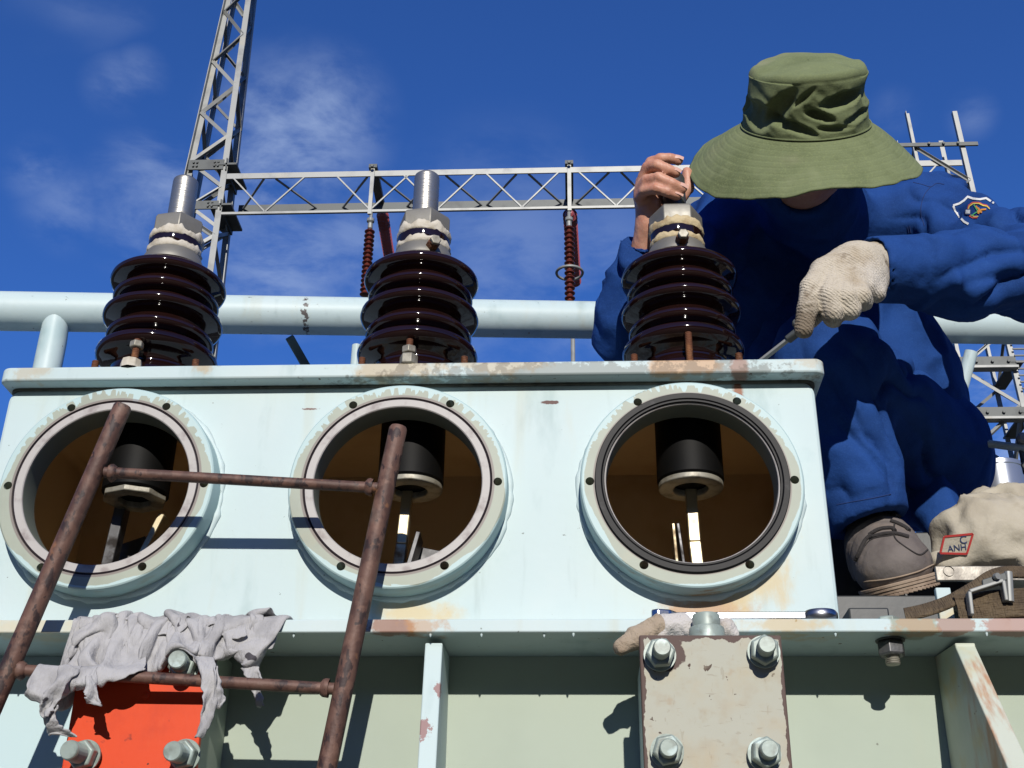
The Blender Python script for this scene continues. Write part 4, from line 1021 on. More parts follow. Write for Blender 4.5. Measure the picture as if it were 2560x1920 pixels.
pp.rings([q, [e+V(0, .006, 0) for e in q]]); obj('buckle_plate', pp, M_galvd, belt, bevel=.001)
obj('buckle_pin', MB().cyl(P(2178, 1236, -.02), P(2182, 1300, -.02), .006, seg=12).cyl(P(2150, 1246, -.028), P(2156, 1244, -.034), .005, seg=10), M_galv, belt)

# white cotton glove lying on the cover plate in front of the flange
M_cotton = Mat('grey_white_cotton', srgb(208, 204, 200), .95).patch(srgb(168, 150, 128), .46, .7, 10, .8, detail=5).bumpn(.9, 260, 2, dist=.002).bumpn(.5, 60, 3, dist=.003).done()
M_cottond = Mat('dirty_cotton', srgb(176, 160, 140), .95).patch(srgb(140, 120, 98), .42, .66, 14, .9, detail=5).patch(srgb(206, 200, 190), .6, .75, 20, .6, off=(2, 4, 1)).bumpn(.9, 260, 2, dist=.002).bumpn(.5, 60, 3, dist=.003).done()
gl = thing('cotton_glove', P(1440, 1368, -.05), 'dirty white cotton work glove tucked behind the cream cover plate', 'glove')
def loose(ctrl, rad, name, mat, par, amp=.004):
    ctrl = [np.asarray(c, float) for c in ctrl]
    def fn(p):
        d = None
        for i in range(len(ctrl)-1):
            e = rcone(p, ctrl[i], ctrl[i+1], rad[i], rad[i+1]); d = e if d is None else smin(d, e, .008)
        return d
    mr = max(rad)+.02
    return sdf_obj(name, fn, np.min(ctrl, 0)-mr, np.max(ctrl, 0)+mr, .0028, mat, par, lambda v, n: amp*fbm(v*70, 4, 3)-amp*.8*np.abs(fbm(v*30+5, 9, 2)), 1)
loose([P(1342, 1398, -.052), P(1375, 1378, -.048), P(1420, 1352, -.042), P(1445, 1360, -.04)], [.0125, .0165, .0155, .013], 'finger', M_cottond, gl)
loose([P(1428, 1372, -.04), P(1440, 1352, -.038), P(1475, 1354, -.036), P(1500, 1372, -.036)], [.014, .017, .018, .015], 'palm', M_cotton, gl)
loose([P(1545, 1372, -.04), P(1568, 1358, -.038), P(1585, 1368, -.038)], [.009, .013, .010], 'cuff', M_cotton, gl)

# ------------------------------------------------------------------ the worker
def cloth(name, col, dark, light, seed=0.):
    m = Mat(name, col, .85, 0, .25); m.b.inputs['Specular IOR Level'].default_value = .12
    m.patch(dark, .42, .68, 9, .7, detail=5, off=(seed, 1, 2)); m.patch(light, .58, .78, 14, .35, detail=6, off=(4, seed, 2))
    m.patch(light, .45, .7, 420, .25, detail=2)
    m.bumpn(.35, 520, 2, dist=.0008); m.bumpn(.45, 30, 4, dist=.006, rough=.5)
    return m
M_jacket = cloth('blue_work_cotton', srgb(33, 71, 138), srgb(25, 56, 112), srgb(52, 94, 162)).done()
M_trous = cloth('blue_trouser_cotton', srgb(35, 73, 141), srgb(27, 58, 114), srgb(54, 96, 164), 3.).done()
M_stitch = Mat('blue_stitch', srgb(28, 54, 112), .9).done()
M_skin = Mat('tanned_skin', srgb(212, 156, 130), .48, 0, .4, sub=.08).patch(srgb(188, 122, 100), .45, .7, 22, .7, detail=5).patch(srgb(226, 178, 150), .5, .7, 40, .5, off=(3, 3, 3)).bumpn(.35, 140, 4, dist=.002).done()
M_nail = Mat('finger_nail', srgb(230, 184, 166), .3).done()
person = thing('person', P(1930, 1290, .35)*V(1, 1, 0)+V(0, 0, cz0[2]), 'worker in blue coveralls and green brimmed hat squatting behind the open box', 'person')
# joints
SHR, SHL = P(1570, 500, .50), P(2005, 472, .50)
NECK = P(1785, 490, .50)
ELR, WRR = P(1368, 712, .30), P(1408, 492, .17)
ELL, WRL = P(2285, 590, .24), P(1872, 580, .10)
CHEST, BELLY, HIP = P(1800, 660, .66), P(1880, 850, .72), P(1945, 985, .74)
KNR, KNL, ANR, ANL = P(1690, 720, .62), P(1785, 790, .40), P(1640, 1150, .60), P(1880, 1125, .46)
HIPL, HIPR = P(1985, 985, .72), HIP+V(-.18, 0, -.02)
# ---- hat frame gives the head its pose
HATC = P(1740, 268, .10)
tilt = math.radians(53)
RX = np.array([[1, 0, 0], [0, math.cos(tilt), -math.sin(tilt)], [0, math.sin(tilt), math.cos(tilt)]])
rl = math.radians(-3.0); RYm = np.array([[math.cos(rl), 0, math.sin(rl)], [0, 1, 0], [-math.sin(rl), 0, math.cos(rl)]])
HR = RYm@RX                                # local (x right, y back, z up) to plan
HS = .93
def H(*a): return HATC+HR@V(*a)*HS
# ---- skin: head, neck, arms and bare hand in one surface
headc = H(0, .035, -.030)
def finger_chain(pts, r0, r1): return [(pts[i], pts[i+1], r0+(r1-r0)*i/(len(pts)-1), r0+(r1-r0)*(i+1)/(len(pts)-1)) for i in range(len(pts)-1)]
ST = V(.492, YB)                           # stud axis; fingers go round it
FING = []
FING += finger_chain([P(1386, 392, .135), P(1406, 352, .110), P(1428, 343, .096), P(1448, 342, .093), P(1465, 347, .096)], .0125, .0098)
FING += finger_chain([P(1384, 402, .130), P(1399, 362, .100), P(1420, 357, .082), P(1443, 367, .080), P(1459, 374, .085)], .0128, .0105)
FING += finger_chain([P(1381, 415, .130), P(1397, 390, .098), P(1424, 384, .078), P(1452, 397, .076), P(1474, 408, .084)], .0125, .0102)
FING += finger_chain([P(1381, 428, .132), P(1392, 412, .104), P(1417, 408, .084), P(1442, 415, .082), P(1463, 424, .090)], .0115, .0092)
THUMB = finger_chain([P(1418, 450, .165), P(1460, 440, .185), P(1486, 405, .185), P(1484, 372, .180)], .016, .011)
PALM = [P(1404, 385, .150), P(1400, 425, .150), P(1406, 462, .160)]
def skin(p):
    d = ell(p, headc, (.098, .122, .135), HR)                    # skull
    d = smin(d, ell(p, H(0, .004, -.064), (.054, .066, .074), HR), .05)   # jaw and face
    d = smin(d, ell(p, H(0, -.068, -.052), (.016, .022, .030), HR), .018)  # nose
    d = smin(d, ell(p, H(0, -.049, -.090), (.030, .016, .012), HR), .014)  # lips
    d = smin(d, ell(p, H(0, -.042, -.118), (.026, .020, .020), HR), .02)   # chin
    for sx in (-1, 1):
        d = smin(d, ell(p, H(.100*sx, .022, -.052), (.012, .026, .038), HR), .012)
        d = np.maximum(d, -ell(p, H(.036*sx, -.068, -.022), (.022, .014, .012), HR))
        d = smin(d, ell(p, H(.036*sx, -.050, -.023), (.015, .013, .012), HR), .006)
    d = smin(d, rcone(p, H(0, .03, -.12), NECK, .066, .072), .04)
    d = smin(d, rcone(p, NECK, CHEST, .08, .13), .06)
    d = smin(d, rcone(p, SHR, SHL, .07, .07), .05)
    d = smin(d, rcone(p, SHR, ELR, .055, .045), .03); d = smin(d, rcone(p, ELR, WRR, .045, .031), .02)
    h = rcone(p, WRR, PALM[2], .030, .026); h = smin(h, rcone(p, PALM[2], PALM[1], .027, .026), .015); h = smin(h, rcone(p, PALM[1], PALM[0], .026, .022), .015)
    f = None
    for grp in (FING[0:4], FING[4:8], FING[8:12], FING[12:16]):
        g = None
        for a, b, ra, rb2 in grp: e = rcone(p, a, b, ra, rb2); g = e if g is None else smin(g, e, .003)
        h = smin(h, np.maximum(g, -1), .0045) if f is None else smin(h, g, .0045); f = 1
    g = None
    for a, b, ra, rb2 in THUMB: e = rcone(p, a, b, ra, rb2); g = e if g is None else smin(g, e, .005)
    h = smin(h, g, .008)
    return smin(d, h, .012)
los = np.minimum.reduce([ELR, WRR, headc-.25, CHEST-.14, SHL-.06, P(1370, 330, .07), P(1370, 480, .07)])-.03; his = np.maximum.reduce([headc+.22, SHL+.1, CHEST+.1, ELR, P(1420, 330, .20)])+.03
sdf_obj('body', skin, los, his, .0045, M_skin, person, lambda v, n: .0010*fbm(v*160, 2, 2), 1)
for tip, bk in ((3, .0), (7, .0), (11, .0), (15, .0)):
    a, b, ra, rb2 = FING[tip]; d = (b-a)/np.linalg.norm(b-a); out = V(.1, -1, .55); out -= d*(out@d); out /= np.linalg.norm(out); sd_ = np.cross(out, d)
    c = b-d*.001+out*(rb2*.78)
    vs_, fs_ = [], []
    for i in range(6):
        for j in range(5):
            u, w = i/5-.45, j/4*2-1
            vs_.append(c+d*(u*.017)+sd_*(w*.0068)+out*(rb2*.30*(1-w*w)+.0006-abs(u)*.002))
    for i in range(5):
        for j in range(4): fs_.append((i*5+j, i*5+j+1, (i+1)*5+j+1, (i+1)*5+j))
    obj('finger_nail', MB().add(vs_, fs_), M_nail, person, smooth=180)
# ---- folds
def dist_seg(v, a, b):
    ab = b-a; t = np.clip(((v-a)@ab)/(ab@ab), 0, 1); return np.linalg.norm(v-a-t[:, None]*ab, axis=1), t
def folds(v, dirs, amp, freq, seed):
    """soft creases running across `dirs`"""
    w = v+.035*np.stack([fbm(v*6+9, seed), fbm(v*6+3, seed+4), fbm(v*6+5, seed+8)], 1)
    q = np.stack([w@np.asarray(d, float)*f for d, f in zip(dirs, freq)], 1)
    r = 1-np.abs(fbm(q, seed+20, 2))*2.2
    return amp*(r-.5)
def spiral(v, a, b, k, tw, seed, amp, rad):
    ab = b-a; L = np.linalg.norm(ab); x, y, d = basis(ab); w = v-a; s = w@d; th = np.arctan2(w@y, w@x); dist = np.linalg.norm(w-s[:, None]*d, axis=1)
    n = fbm(v*7, seed, 2); n2 = fbm(v*11+4, seed+3, 2)
    r = np.abs(np.sin(np.pi*(s*k+tw*th/(2*np.pi)+1.5*n)))**.55-.7
    fall = np.exp(-np.maximum(dist-rad, 0)/.03)*np.clip((s+.06)/.06, 0, 1)*np.clip((L+.06-s)/.06, 0, 1)
    return amp*r*fall*np.clip(.55+1.3*n2, 0, 1.3)
def crease(v, a, b, wdt, dep):
    d, t = dist_seg(v, a, b); k = np.sin(np.clip(t, .0, 1)*np.pi)**.5; return -dep*k*np.exp(-(d/wdt)**2)
def ridge(v, a, b, wdt, h): return -crease(v, a, b, wdt, h)
CUFL = WRL+(ELL-WRL)*.02
def jacket(p):
    d = rcone(p, SHR, SHL, .088, .092); d = smin(d, rcone(p, NECK+V(0, .04, 0), CHEST, .115, .175), .06)
    d = smin(d, rcone(p, CHEST, BELLY, .180, .195), .05); d = smin(d, rcone(p, BELLY, HIP, .195, .165), .05)
    d = smin(d, rcone(p, HIP, P(2035, 1130, .62), .12, .045), .06)
    d = smin(d, rcone(p, SHL, CHEST, .09, .16), .05); d = smin(d, rcone(p, SHR, P(1650, 760, .66), .09, .13), .05)
    a = rcone(p, SHL, ELL, .092, .098); a = smin(a, rcone(p, ELL, WRL, .092, .066), .035)
    cut = (p-CUFL)@((ELL-WRL)/np.linalg.norm(ELL-WRL)).astype(np.float32)
    ux_ = (ELL-WRL)/np.linalg.norm(ELL-WRL)
    fr = np.maximum(rcone(p, WRL+ux_*.12, WRL-ux_*.1, .064, .058), -cut)
    fr = smin(fr, rcone(p, ELL, WRL+ux_*.125, .094, .070), .008); fr = smin(fr, rcone(p, WRL+ux_*.15+V(0, 0, -.012), P(2100, 622, .16), .060, .055), .012)
    a = smin(rcone(p, SHL, ELL, .090, .092), fr, .012)
    d = smin(d, a, .035)
    u = (WRR-ELR)/np.linalg.norm(WRR-ELR); cut2 = (p-(WRR-u*.03))@u.astype(np.float32)
    b = smin(rcone(p, SHR, ELR, .088, .080), np.maximum(rcone(p, ELR, WRR+u*.1, .076, .052), cut2), .03)
    d = smin(d, b, .03)
    # collar round the neck, open at the face
    d = smin(d, rcone(p, NECK+V(0, .03, 0), H(0, .055, -.125), .12, .098), .03)
    d = np.maximum(d, -rcone(p, H(0, -.045, -.05), H(0, -.03, -.13), .085, .055))
    # hollow sleeves at the cuffs
    uu = (ELL-WRL)/np.linalg.norm(ELL-WRL)
    d = np.maximum(d, -rcone(p, WRL-uu*.1, WRL+uu*.06, .057, .050))
    d = np.maximum(d, -rcone(p, WRR+u*.1, WRR-u*.09, .042, .036))
    return d
def jd(v, n):
    r = folds(v, [(1, 0, 0), (0, 1, 0), (0, 0, 1)], .013, (9, 9, 8), 3)
    ua = (ELL-WRL)/np.linalg.norm(ELL-WRL); dd, t = dist_seg(v, WRL, ELL); arm = np.exp(-np.maximum(dd-.085, 0)/.02)
    r += arm*folds(v, [ua, np.cross(ua, (0, 1, 0)), (0, 1, 0)], .010, (9, 7, 6), 31)
    dd2, t2 = dist_seg(v, SHL, ELL); arm2 = np.exp(-np.maximum(dd2-.09, 0)/.02); r += arm2*folds(v, [ua, (0, 0, 1), (0, 1, 0)], .010, (6, 9, 6), 41)
    d3, t3 = dist_seg(v, ELR, WRR); r += np.exp(-np.maximum(d3-.08, 0)/.02)*folds(v, [(1, 0, 0), (0, 1, 0), (0, 0, 1)], .012, (8, 8, 12), 51)
    r += spiral(v, WRL+(ELL-WRL)*.32, ELL, 4.5, 5, 5, .020, .10)+spiral(v, SHL, ELL, 5, -4, 15, .020, .10)+spiral(v, WRR+(ELR-WRR)*.15, ELR, 7, 3, 25, .022, .09)+spiral(v, SHR, ELR, 5, 4, 27, .016, .09)
    r += ridge(v, P(2005, 500, .10), P(2094, 662, .10), .011, .012)+crease(v, P(1990, 530, .08), P(1992, 615, .09), .009, .018)+ridge(v, P(2092, 500, .12), P(2175, 566, .12), .010, .008)
    r += crease(v, P(2033, 592, .10), P(2148, 571, .12), .010, .012)+crease(v, P(2060, 520, .12), P(2150, 590, .12), .008, .010)+crease(v, P(2080, 612, .11), P(2200, 590, .12), .009, .011)
    r += crease(v, P(2212, 468, .22), P(2100, 492, .22), .010, .020)+crease(v, P(2020, 420, .36), P(2040, 470, .33), .010, .016)+crease(v, P(2060, 430, .34), P(2050, 480, .32), .010, .012)
    r += crease(v, P(1985, 390, .43), P(1978, 500, .42), .006, .008)          # armhole seam
    r += crease(v, P(2080, 700, .56), P(2105, 1000, .58), .012, .012)
    cuff = np.abs((v-WRL)@ua-.098); r += np.where(dd < .12, -.004*np.exp(-(cuff/.004)**2), 0)
    al_ = (v-WRL)@ua; calm = np.where((dd < .1) & (al_ < .10), .25, 1.); return r*calm
loj = np.minimum.reduce([SHR, SHL, ELR, ELL, WRL, WRR, HIP, P(2035, 1130, .62), BELLY])-.21; hij = np.maximum.reduce([SHR, SHL, ELR, ELL, WRL, HIP, NECK])+.21
loj[2] = max(loj[2], P(2035, 1130, .62)[2]-.06)
jack = sdf_obj('jacket', jacket, loj, hij, .0065, M_jacket, person, jd, 2)
def trousers(p):
    d = rcone(p, HIPL, KNL, .145, .112); e = rcone(p, HIPR, KNR, .135, .108); h = rcone(p, HIPL, HIPR, .15, .15)
    lo_ = ANL+V(0, 0, -.03)
    d = smin(d, rcone(p, KNL, lo_, .112, .078), .03); e = smin(e, rcone(p, KNR, ANR, .110, .085), .03)
    # flat hem, hollow leg end
    hem = P(1878, 1106, .382); nh = V(.27, .0, -1.); nh /= np.linalg.norm(nh)
    d = np.maximum(d, (p-hem)@nh.astype(np.float32)); d = np.maximum(d, -rcone(p, lo_-V(0, 0, .08), lo_+V(0, 0, .04), .062, .050))
    return smin(smin(d, h, .05), smin(e, h, .05), .02)
def td(v, n):
    r = folds(v, [(1, 0, 0), (0, 1, 0), (0, 0, 1)], .007, (9, 9, 7), 61)
    ul = (ANL-KNL)/np.linalg.norm(ANL-KNL); d1, t = dist_seg(v, KNL, ANL)
    r += np.exp(-np.maximum(d1-.1, 0)/.02)*folds(v, [ul, np.cross(ul, (0, 1, 0)), (0, 1, 0)], .007, (3, 12, 9), 71)
    r += spiral(v, KNL, ANL, 3, 6, 35, .020, .12)+spiral(v, KNR, HIPR, 4, 5, 45, .016, .12)+spiral(v, HIPL, KNL, 4, 6, 55, .022, .14)
    r += crease(v, P(1858, 765, .34), P(1912, 985, .37), .010, .016)+crease(v, P(1800, 900, .33), P(1950, 1060, .37), .009, .013)+crease(v, P(1790, 800, .30), P(1890, 960, .34), .009, .012)
    r += ridge(v, P(1862, 735, .34), P(1990, 870, .48), .014, .012)+crease(v, P(1845, 730, .31), P(1880, 765, .33), .006, .012)
    hem = P(1878, 1106, .382); nh = V(.27, .0, -1.); nh /= np.linalg.norm(nh); q = np.abs((v-hem)@nh+.035)
    r += np.where(d1 < .12, -.003*np.exp(-(q/.003)**2), 0)
    near = np.clip(-((v-hem)@nh)/.06, .12, 1); return np.where(d1 < .13, r*near, r)
pts_ = [HIPL, HIPR, KNL, KNR, ANL, ANR]
tro = sdf_obj('trousers', trousers, np.min(pts_, 0)-.18, np.max(pts_, 0)+.18, .0065, M_trous, person, td, 2)
# ---- hat
def make_hatmat():
    m = Mat('olive_hat_cotton', srgb(122, 132, 96), .9, 0, .2)
    m.patch(srgb(102, 112, 78), .42, .68, 10, .7, detail=5); m.patch(srgb(144, 152, 116), .55, .75, 16, .5, detail=6, off=(3, 1, 1)); m.patch(srgb(160, 158, 130), .52, .78, 6, .6, off=(5, 5, 1)); m.patch(srgb(138, 148, 102), .5, .7, 300, .5, detail=2)
    sp = m.N('ShaderNodeSeparateXYZ'); m.L(m.co, sp.inputs[0])
    m.bumpn(.4, 420, 2, dist=.0008); m.bumpn(.35, 26, 4, dist=.005)
    return m.done()
M_hat = make_hatmat()
def hat_mesh():
    seg = 200; prof = []
    for i in range(9): t = i/8; prof.append((.002+.106*t, .134-.004*t*t, 'top'))
    prof += [(.112, .1295, 'lip'), (.1165, .1262, 'lip'), (.1195, .121, 'lip'), (.1205, .116, 'lip'), (.1198, .113, 'lip')]
    for i in range(1, 40): t = i/39; prof.append((.1205+.0125*t, .113*(1-t), 'side'))
    prof += [(.1345, -.0005, 'seam'), (.1325, -.003, 'seam')]
    nb = 66
    for i in range(1, nb+1):
        t = i/nb; st = (i % 7 == 0)
        prof.append((.1345+.109*t, -.003-.026*t-.056*t**1.25-(.0010 if st else 0), 'brim'))
    rs = []
    HOL = ((.050, .074, .050, .016, .030, .15), (-.075, .066, .030, .026, .024, .9), (.0, .046, .030, .011, .020, -.25), (.085, .034, .035, .010, .016, .1), (-.052, .024, .050, .011, .022, -.35), (.035, .020, .040, .007, .012, 0.), (-.11, .04, .02, .03, .02, 0.), (-.03, .085, .022, .010, .012, .8), (.115, .075, .016, .03, .012, 0.))
    for k, (r, z, kind) in enumerate(prof):
        q = np.arange(seg)/seg*2*math.pi; c, s = np.cos(q), np.sin(q); rr = np.full(seg, r)
        pts = np.stack([r*c, r*s, np.full(seg, z)], 1)
        if kind in ('side', 'lip', 'top'):
            w = max(0., math.sin(min(1, max(0, z/.113))*math.pi))**.5 if kind == 'side' else 0
            n1 = fbm(np.stack([c*1.8+3, s*1.8, np.full(seg, z*12)], 1), 5, 2); n2 = 1-2*np.abs(fbm(np.stack([c*2.6+z*14, s*2.6+7, np.full(seg, z*22)], 1), 8, 2))
            dent = .010*n1+.006*n2-.004
            for (x0, z0, wx, wz_, dp, sl) in HOL:
                dx = r*c-x0; dz = z-z0-sl*dx+.004*n1; e = (dx/wx)**2+(dz/wz_)**2
                dent -= dp*np.clip(1.15-e, 0, 1)**.8*(s < .25)
            rr = rr+dent*w; pts[:, 0] = rr*c; pts[:, 1] = rr*s
            if kind != 'side':
                pts[:, 2] += .005*fbm(np.stack([r*c*22, r*s*22, np.zeros(seg)], 1), 3, 2)-(.006*np.clip(c*1.2-.3, 0, 1)+.010*np.clip(-c*1.3-.3, 0, 1))*(r/.11)**2
                pts[:, :2] *= (1+.02*fbm(np.stack([c*3, s*3, np.zeros(seg)], 1), 14, 2))[:, None]
        if kind == 'brim':
            t = (r-.1345)/.109
            pts[:, 2] += t*t*(.013*np.cos(2*q+2.6)+.005*np.sin(3*q+.4)+.010*fbm(np.stack([c*3, s*3, np.zeros(seg)], 1), 12, 2))
            pts[:, 2] += t*.0025*fbm(np.stack([c*14, s*14, np.full(seg, r*60)], 1), 15, 2)
        rs.append([HATC+HR@p*HS for p in pts])
    # turned edge and underside
    last = np.array(rs[-1]); cen = last.mean(0); upv = HR@V(0, 0, 1)
    rs.append([p+(p-cen)/np.linalg.norm(p-cen)*.002-upv*.0022 for p in last]); rs.append([p-upv*.0045-(p-cen)*.004 for p in last])
    for f in (.8, .6, .4, .2, .0):
        i = int(len(prof)-1-nb*(1-f)) if f < 1 else -1
        rs.append([np.array(p)-upv*.0045 for p in rs[min(i, len(prof)-1)]])
    return MB().rings(rs, False, False)
hm_ = hat_mesh(); hat = obj('hat', hm_, M_hat, person, smooth=180)
for rr_, zz_ in ((.1185, .1075), (.1352, .0005)):
    path = [H(rr_*math.cos(q), rr_*math.sin(q), zz_) for q in np.linspace(0, 2*math.pi, 90)]
    if zz_ < .05: obj('seam', MB().tube(path, .0014, 6), M_hat, hat)
# ---- gloved left hand
GP = [P(1868, 560, 0.085), P(1800, 588, 0.050), P(1835, 610, 0.050), P(1880, 618, 0.065)]
def glove(p):
    d = rcone(p, WRL+(ELL-WRL)*.04, P(1845, 582, 0.065), .050, .043)
    d = smin(d, rcone(p, P(1850, 572, 0.065), P(1782, 588, 0.040), .040, .028), .025)
    d = smin(d, rcone(p, P(1860, 600, 0.065), P(1828, 612, 0.035), .036, .028), .02)
    d = smin(d, rcone(p, P(1872, 605, 0.065), P(1866, 622, 0.040), .032, .024), .02)
    d = smin(d, rcone(p, P(1888, 610, 0.070), P(1893, 634, 0.050), .024, .017), .010)
    for ch_, r0, r1, k in (([P(1772, 592, 0.030), P(1752, 622, 0.012), P(1744, 668, 0.008), P(1736, 712, 0.015)], .0205, .0165, .006),
                           ([P(1795, 605, 0.028), P(1790, 640, 0.004), P(1798, 676, 0.008), P(1800, 686, 0.025)], .021, .0185, .004),
                           ([P(1824, 612, 0.028), P(1828, 644, 0.004), P(1836, 668, 0.012), P(1836, 666, 0.030)], .0205, .0175, .004),
                           ([P(1852, 616, 0.030), P(1860, 640, 0.010), P(1866, 652, 0.022)], .019, .0165, .004)):
        g = None
        for i in range(len(ch_)-1):
            e = rcone(p, ch_[i], ch_[i+1], r0+(r1-r0)*i/(len(ch_)-1), r0+(r1-r0)*(i+1)/(len(ch_)-1)); g = e if g is None else smin(g, e, .006)
        d = smin(d, g, k)
    g = rcone(p, P(1800, 630, 0.065), P(1752, 690, 0.050), .020, .016)   # thumb behind the tool
    return smin(d, g, .008)
def make_knit():
    m = Mat('grubby_knitted_glove', srgb(208, 198, 180), .95, 0, .15)
    m.patch(srgb(172, 154, 128), .44, .68, 13, .8, detail=6); m.patch(srgb(112, 92, 70), .58, .72, 26, .8, detail=6, off=(3, 2, 1))
    m.blob(srgb(96, 78, 58), tuple(P(1737, 700, 0.000)-wloc(person)), .085, scale=70, ragged=.5, amt=.75, soft=.8)
    m.blob(srgb(222, 216, 206), tuple(P(1890, 610, 0.040)-wloc(person)), .07, scale=30, ragged=.3, amt=.8, soft=.8)
    w = m.N('ShaderNodeTexWave', wave_type='BANDS', bands_direction='X'); m.L(m.mapped((1, 1, 1), rot=(0, math.radians(52), 0)), w.inputs['Vector']); w.inputs['Scale'].default_value = 62; w.inputs['Distortion'].default_value = 2.5; w.inputs['Detail'].default_value = 2; w.inputs['Detail Scale'].default_value = 3
    m.bumpn(.55, 1, dist=.0016, h=w.outputs['Fac']); m.bumpn(.7, 300, 2, dist=.002)
    return m.done()
M_knit = make_knit()
gpts = [P(1736, 712, -0.020), P(1910, 520, 0.120), P(1895, 640, 0.000), P(1760, 590, 0.000)]
glv = sdf_obj('work_glove', glove, np.minimum.reduce(gpts)-.06, np.maximum.reduce(gpts)+.06, .0035, M_knit, person,
        lambda v, n: .0012*fbm(v*150, 4, 3)+crease(v, P(1728, 664, -0.010), P(1766, 660, -0.010), .004, .004)+crease(v, P(1735, 650, -0.010), P(1772, 640, -0.010), .004, .003)+crease(v, P(1776, 618, 0.000), P(1782, 690, 0.000), .0035, .004)+crease(v, P(1812, 625, 0.000), P(1822, 690, 0.000), .0035, .004)+crease(v, P(1845, 630, 0.000), P(1856, 664, 0.000), .0035, .004), 1)
# ---- boot
M_boot = Mat('dusty_grey_leather', srgb(118, 110, 106), .75, 0, .3).patch(srgb(92, 84, 82), .42, .66, 10, .8, detail=6).patch(srgb(148, 132, 118), .55, .75, 14, .7, detail=6, off=(2, 2, 4)).patch(srgb(70, 62, 58), .66, .76, 40, .6, off=(5, 3, 3)).bumpn(.35, 120, 4, dist=.002).bumpn(.35, 18, 3, dist=.006).done()
M_sole = Mat('tan_rubber_sole', srgb(166, 146, 126), .85).patch(srgb(134, 112, 94), .42, .66, 24, .8, detail=5).patch(srgb(168, 142, 118), .58, .75, 30, .6, off=(1, 2, 2)).bumpn(.5, 90, dist=.002).done()
M_lace = Mat('dark_lace', srgb(48, 44, 44), .9).bumpn(.8, 220, 2, dist=.002).done()
BT = P(1938, 1236, .105)                   # toe
BZ = cz0[2]+.001
bl = math.radians(10); roll = math.radians(-12)
pit = math.radians(17); BRm = np.array([[math.cos(bl), math.sin(bl), 0], [-math.sin(bl), math.cos(bl), 0], [0, 0, 1]])@np.array([[math.cos(roll), 0, math.sin(roll)], [0, 1, 0], [-math.sin(roll), 0, math.cos(roll)]])@np.array([[1, 0, 0], [0, math.cos(pit), -math.sin(pit)], [0, math.sin(pit), math.cos(pit)]])
B0 = V(P(1950, 1262, .37)[0], .342, P(1938, 1281, .36)[2])
def B(x, y, z): return B0+BRm@V(x, y, z)
boot = bpy.data.objects.new('work_boot', None); COL.objects.link(boot); boot.parent = person; boot.location = tuple(B0-wloc(person)); boot.empty_display_size = .05
def bootf(p):
    d = ell(p, B(0, .074, .046), (.071, .078, .058), BRm); d = smin(d, ell(p, B(0, .14, .060), (.066, .10, .075), BRm), .03)
    d = smin(d, rcone(p, B(0, .14, .080), B(.002, .19, .105), .054, .052), .04); d = smin(d, rcone(p, B(0, .21, .05), B(.002, .205, .115), .054, .048), .03)
    d = np.maximum(d, -((p-B(0, 0, .0135))@(BRm@V(0, 0, 1)).astype(np.float32)))
    return d
def bootd(v, n):
    q = (v-B0)@BRm; r = .0015*fbm(v*60, 3, 3)
    r += -.003*np.exp(-((q[:, 1]-.105-.25*np.abs(q[:, 0]))/.006)**2)*(q[:, 2] > .03)
    r += .0035*(q[:, 1] > .115+.5*np.abs(np.abs(q[:, 0])-.02))*(q[:, 2] > .04)
    return r
c8 = [B(-.08, -.02, 0), B(.08, .33, .30), B(.08, -.02, 0), B(-.08, .33, .3)]
sdf_obj('upper', bootf, np.minimum.reduce(c8)-.03, np.maximum.reduce(c8)+.03, .0045, M_boot, boot, bootd, 2)
def sole_out(k, n=40):
    pts = []
    for j in range(n):
        q = 2*math.pi*j/n; x = .073*k*math.cos(q)*(1 if math.sin(q) < 0 else .93); y = .075-.078*k*(-math.sin(q)) if math.sin(q) < 0 else .075+.23*math.sin(q)**.8
        pts.append((x, y))
    return pts
for (z0, z1, k) in ((.0, .0060, 1.0), (.0061, .0118, 1.025), (.0119, .0180, 1.04)):
    obj('sole', MB().rings([[B(x, y, z) for x, y in sole_out(k)] for z in (z0, z1)]), M_sole, boot, smooth=40, bevel=.0012)
for j in range(26):
    q = math.pi*(1.0+j/25); x, y = .069*math.cos(q), .075+.077*math.sin(q); e = V(math.cos(q), math.sin(q), 0)
    a = V(x, y, -.003)
    obj('tread', MB().bar(B(*(a-e*.02)), B(*(a+e*.001)), .009, .006), M_sole, boot, smooth=0, bevel=.001)
bpy.context.view_layer.update(); bup = [o for o in boot.children if o.name.startswith('upper')][0]
bt_ = BVHTree.FromObject(bup, bpy.context.evaluated_depsgraph_get()); bb = wloc(boot)
def surf_px(tree, base, x, y, lift):       # point of a surface seen at a place of the picture
    u, v = x*2560/2212, y*2560/2212; d = FW+RT*(u-1280)/FPX-UP*(v-960)/FPX; d = d/np.linalg.norm(d)
    hit = tree.ray_cast(Vector(CAM-base), Vector(d))
    return None if hit[0] is None else np.array(hit[0])+base+np.array(hit[1])*lift
def line_on(tree, base, pts, r, mat, par, name, lift=.002, seg=7, n=8):
    pth = [surf_px(tree, base, *q[:2], lift) for q in spline([V(a, b, 0) for a, b in pts], n)]; pth = [p for p in pth if p is not None]
    ok = [pth[0]] if pth else []
    for p in pth[1:]:
        if np.linalg.norm(p-ok[-1]) < .04: ok.append(p)
    return obj(name, MB().tube(ok, r, seg), mat, par, smooth=60) if len(ok) > 2 else None
def zb_px(X, Y): return ((2020+X*.4822)/1.15732, (760+Y*.4822)/1.15732)
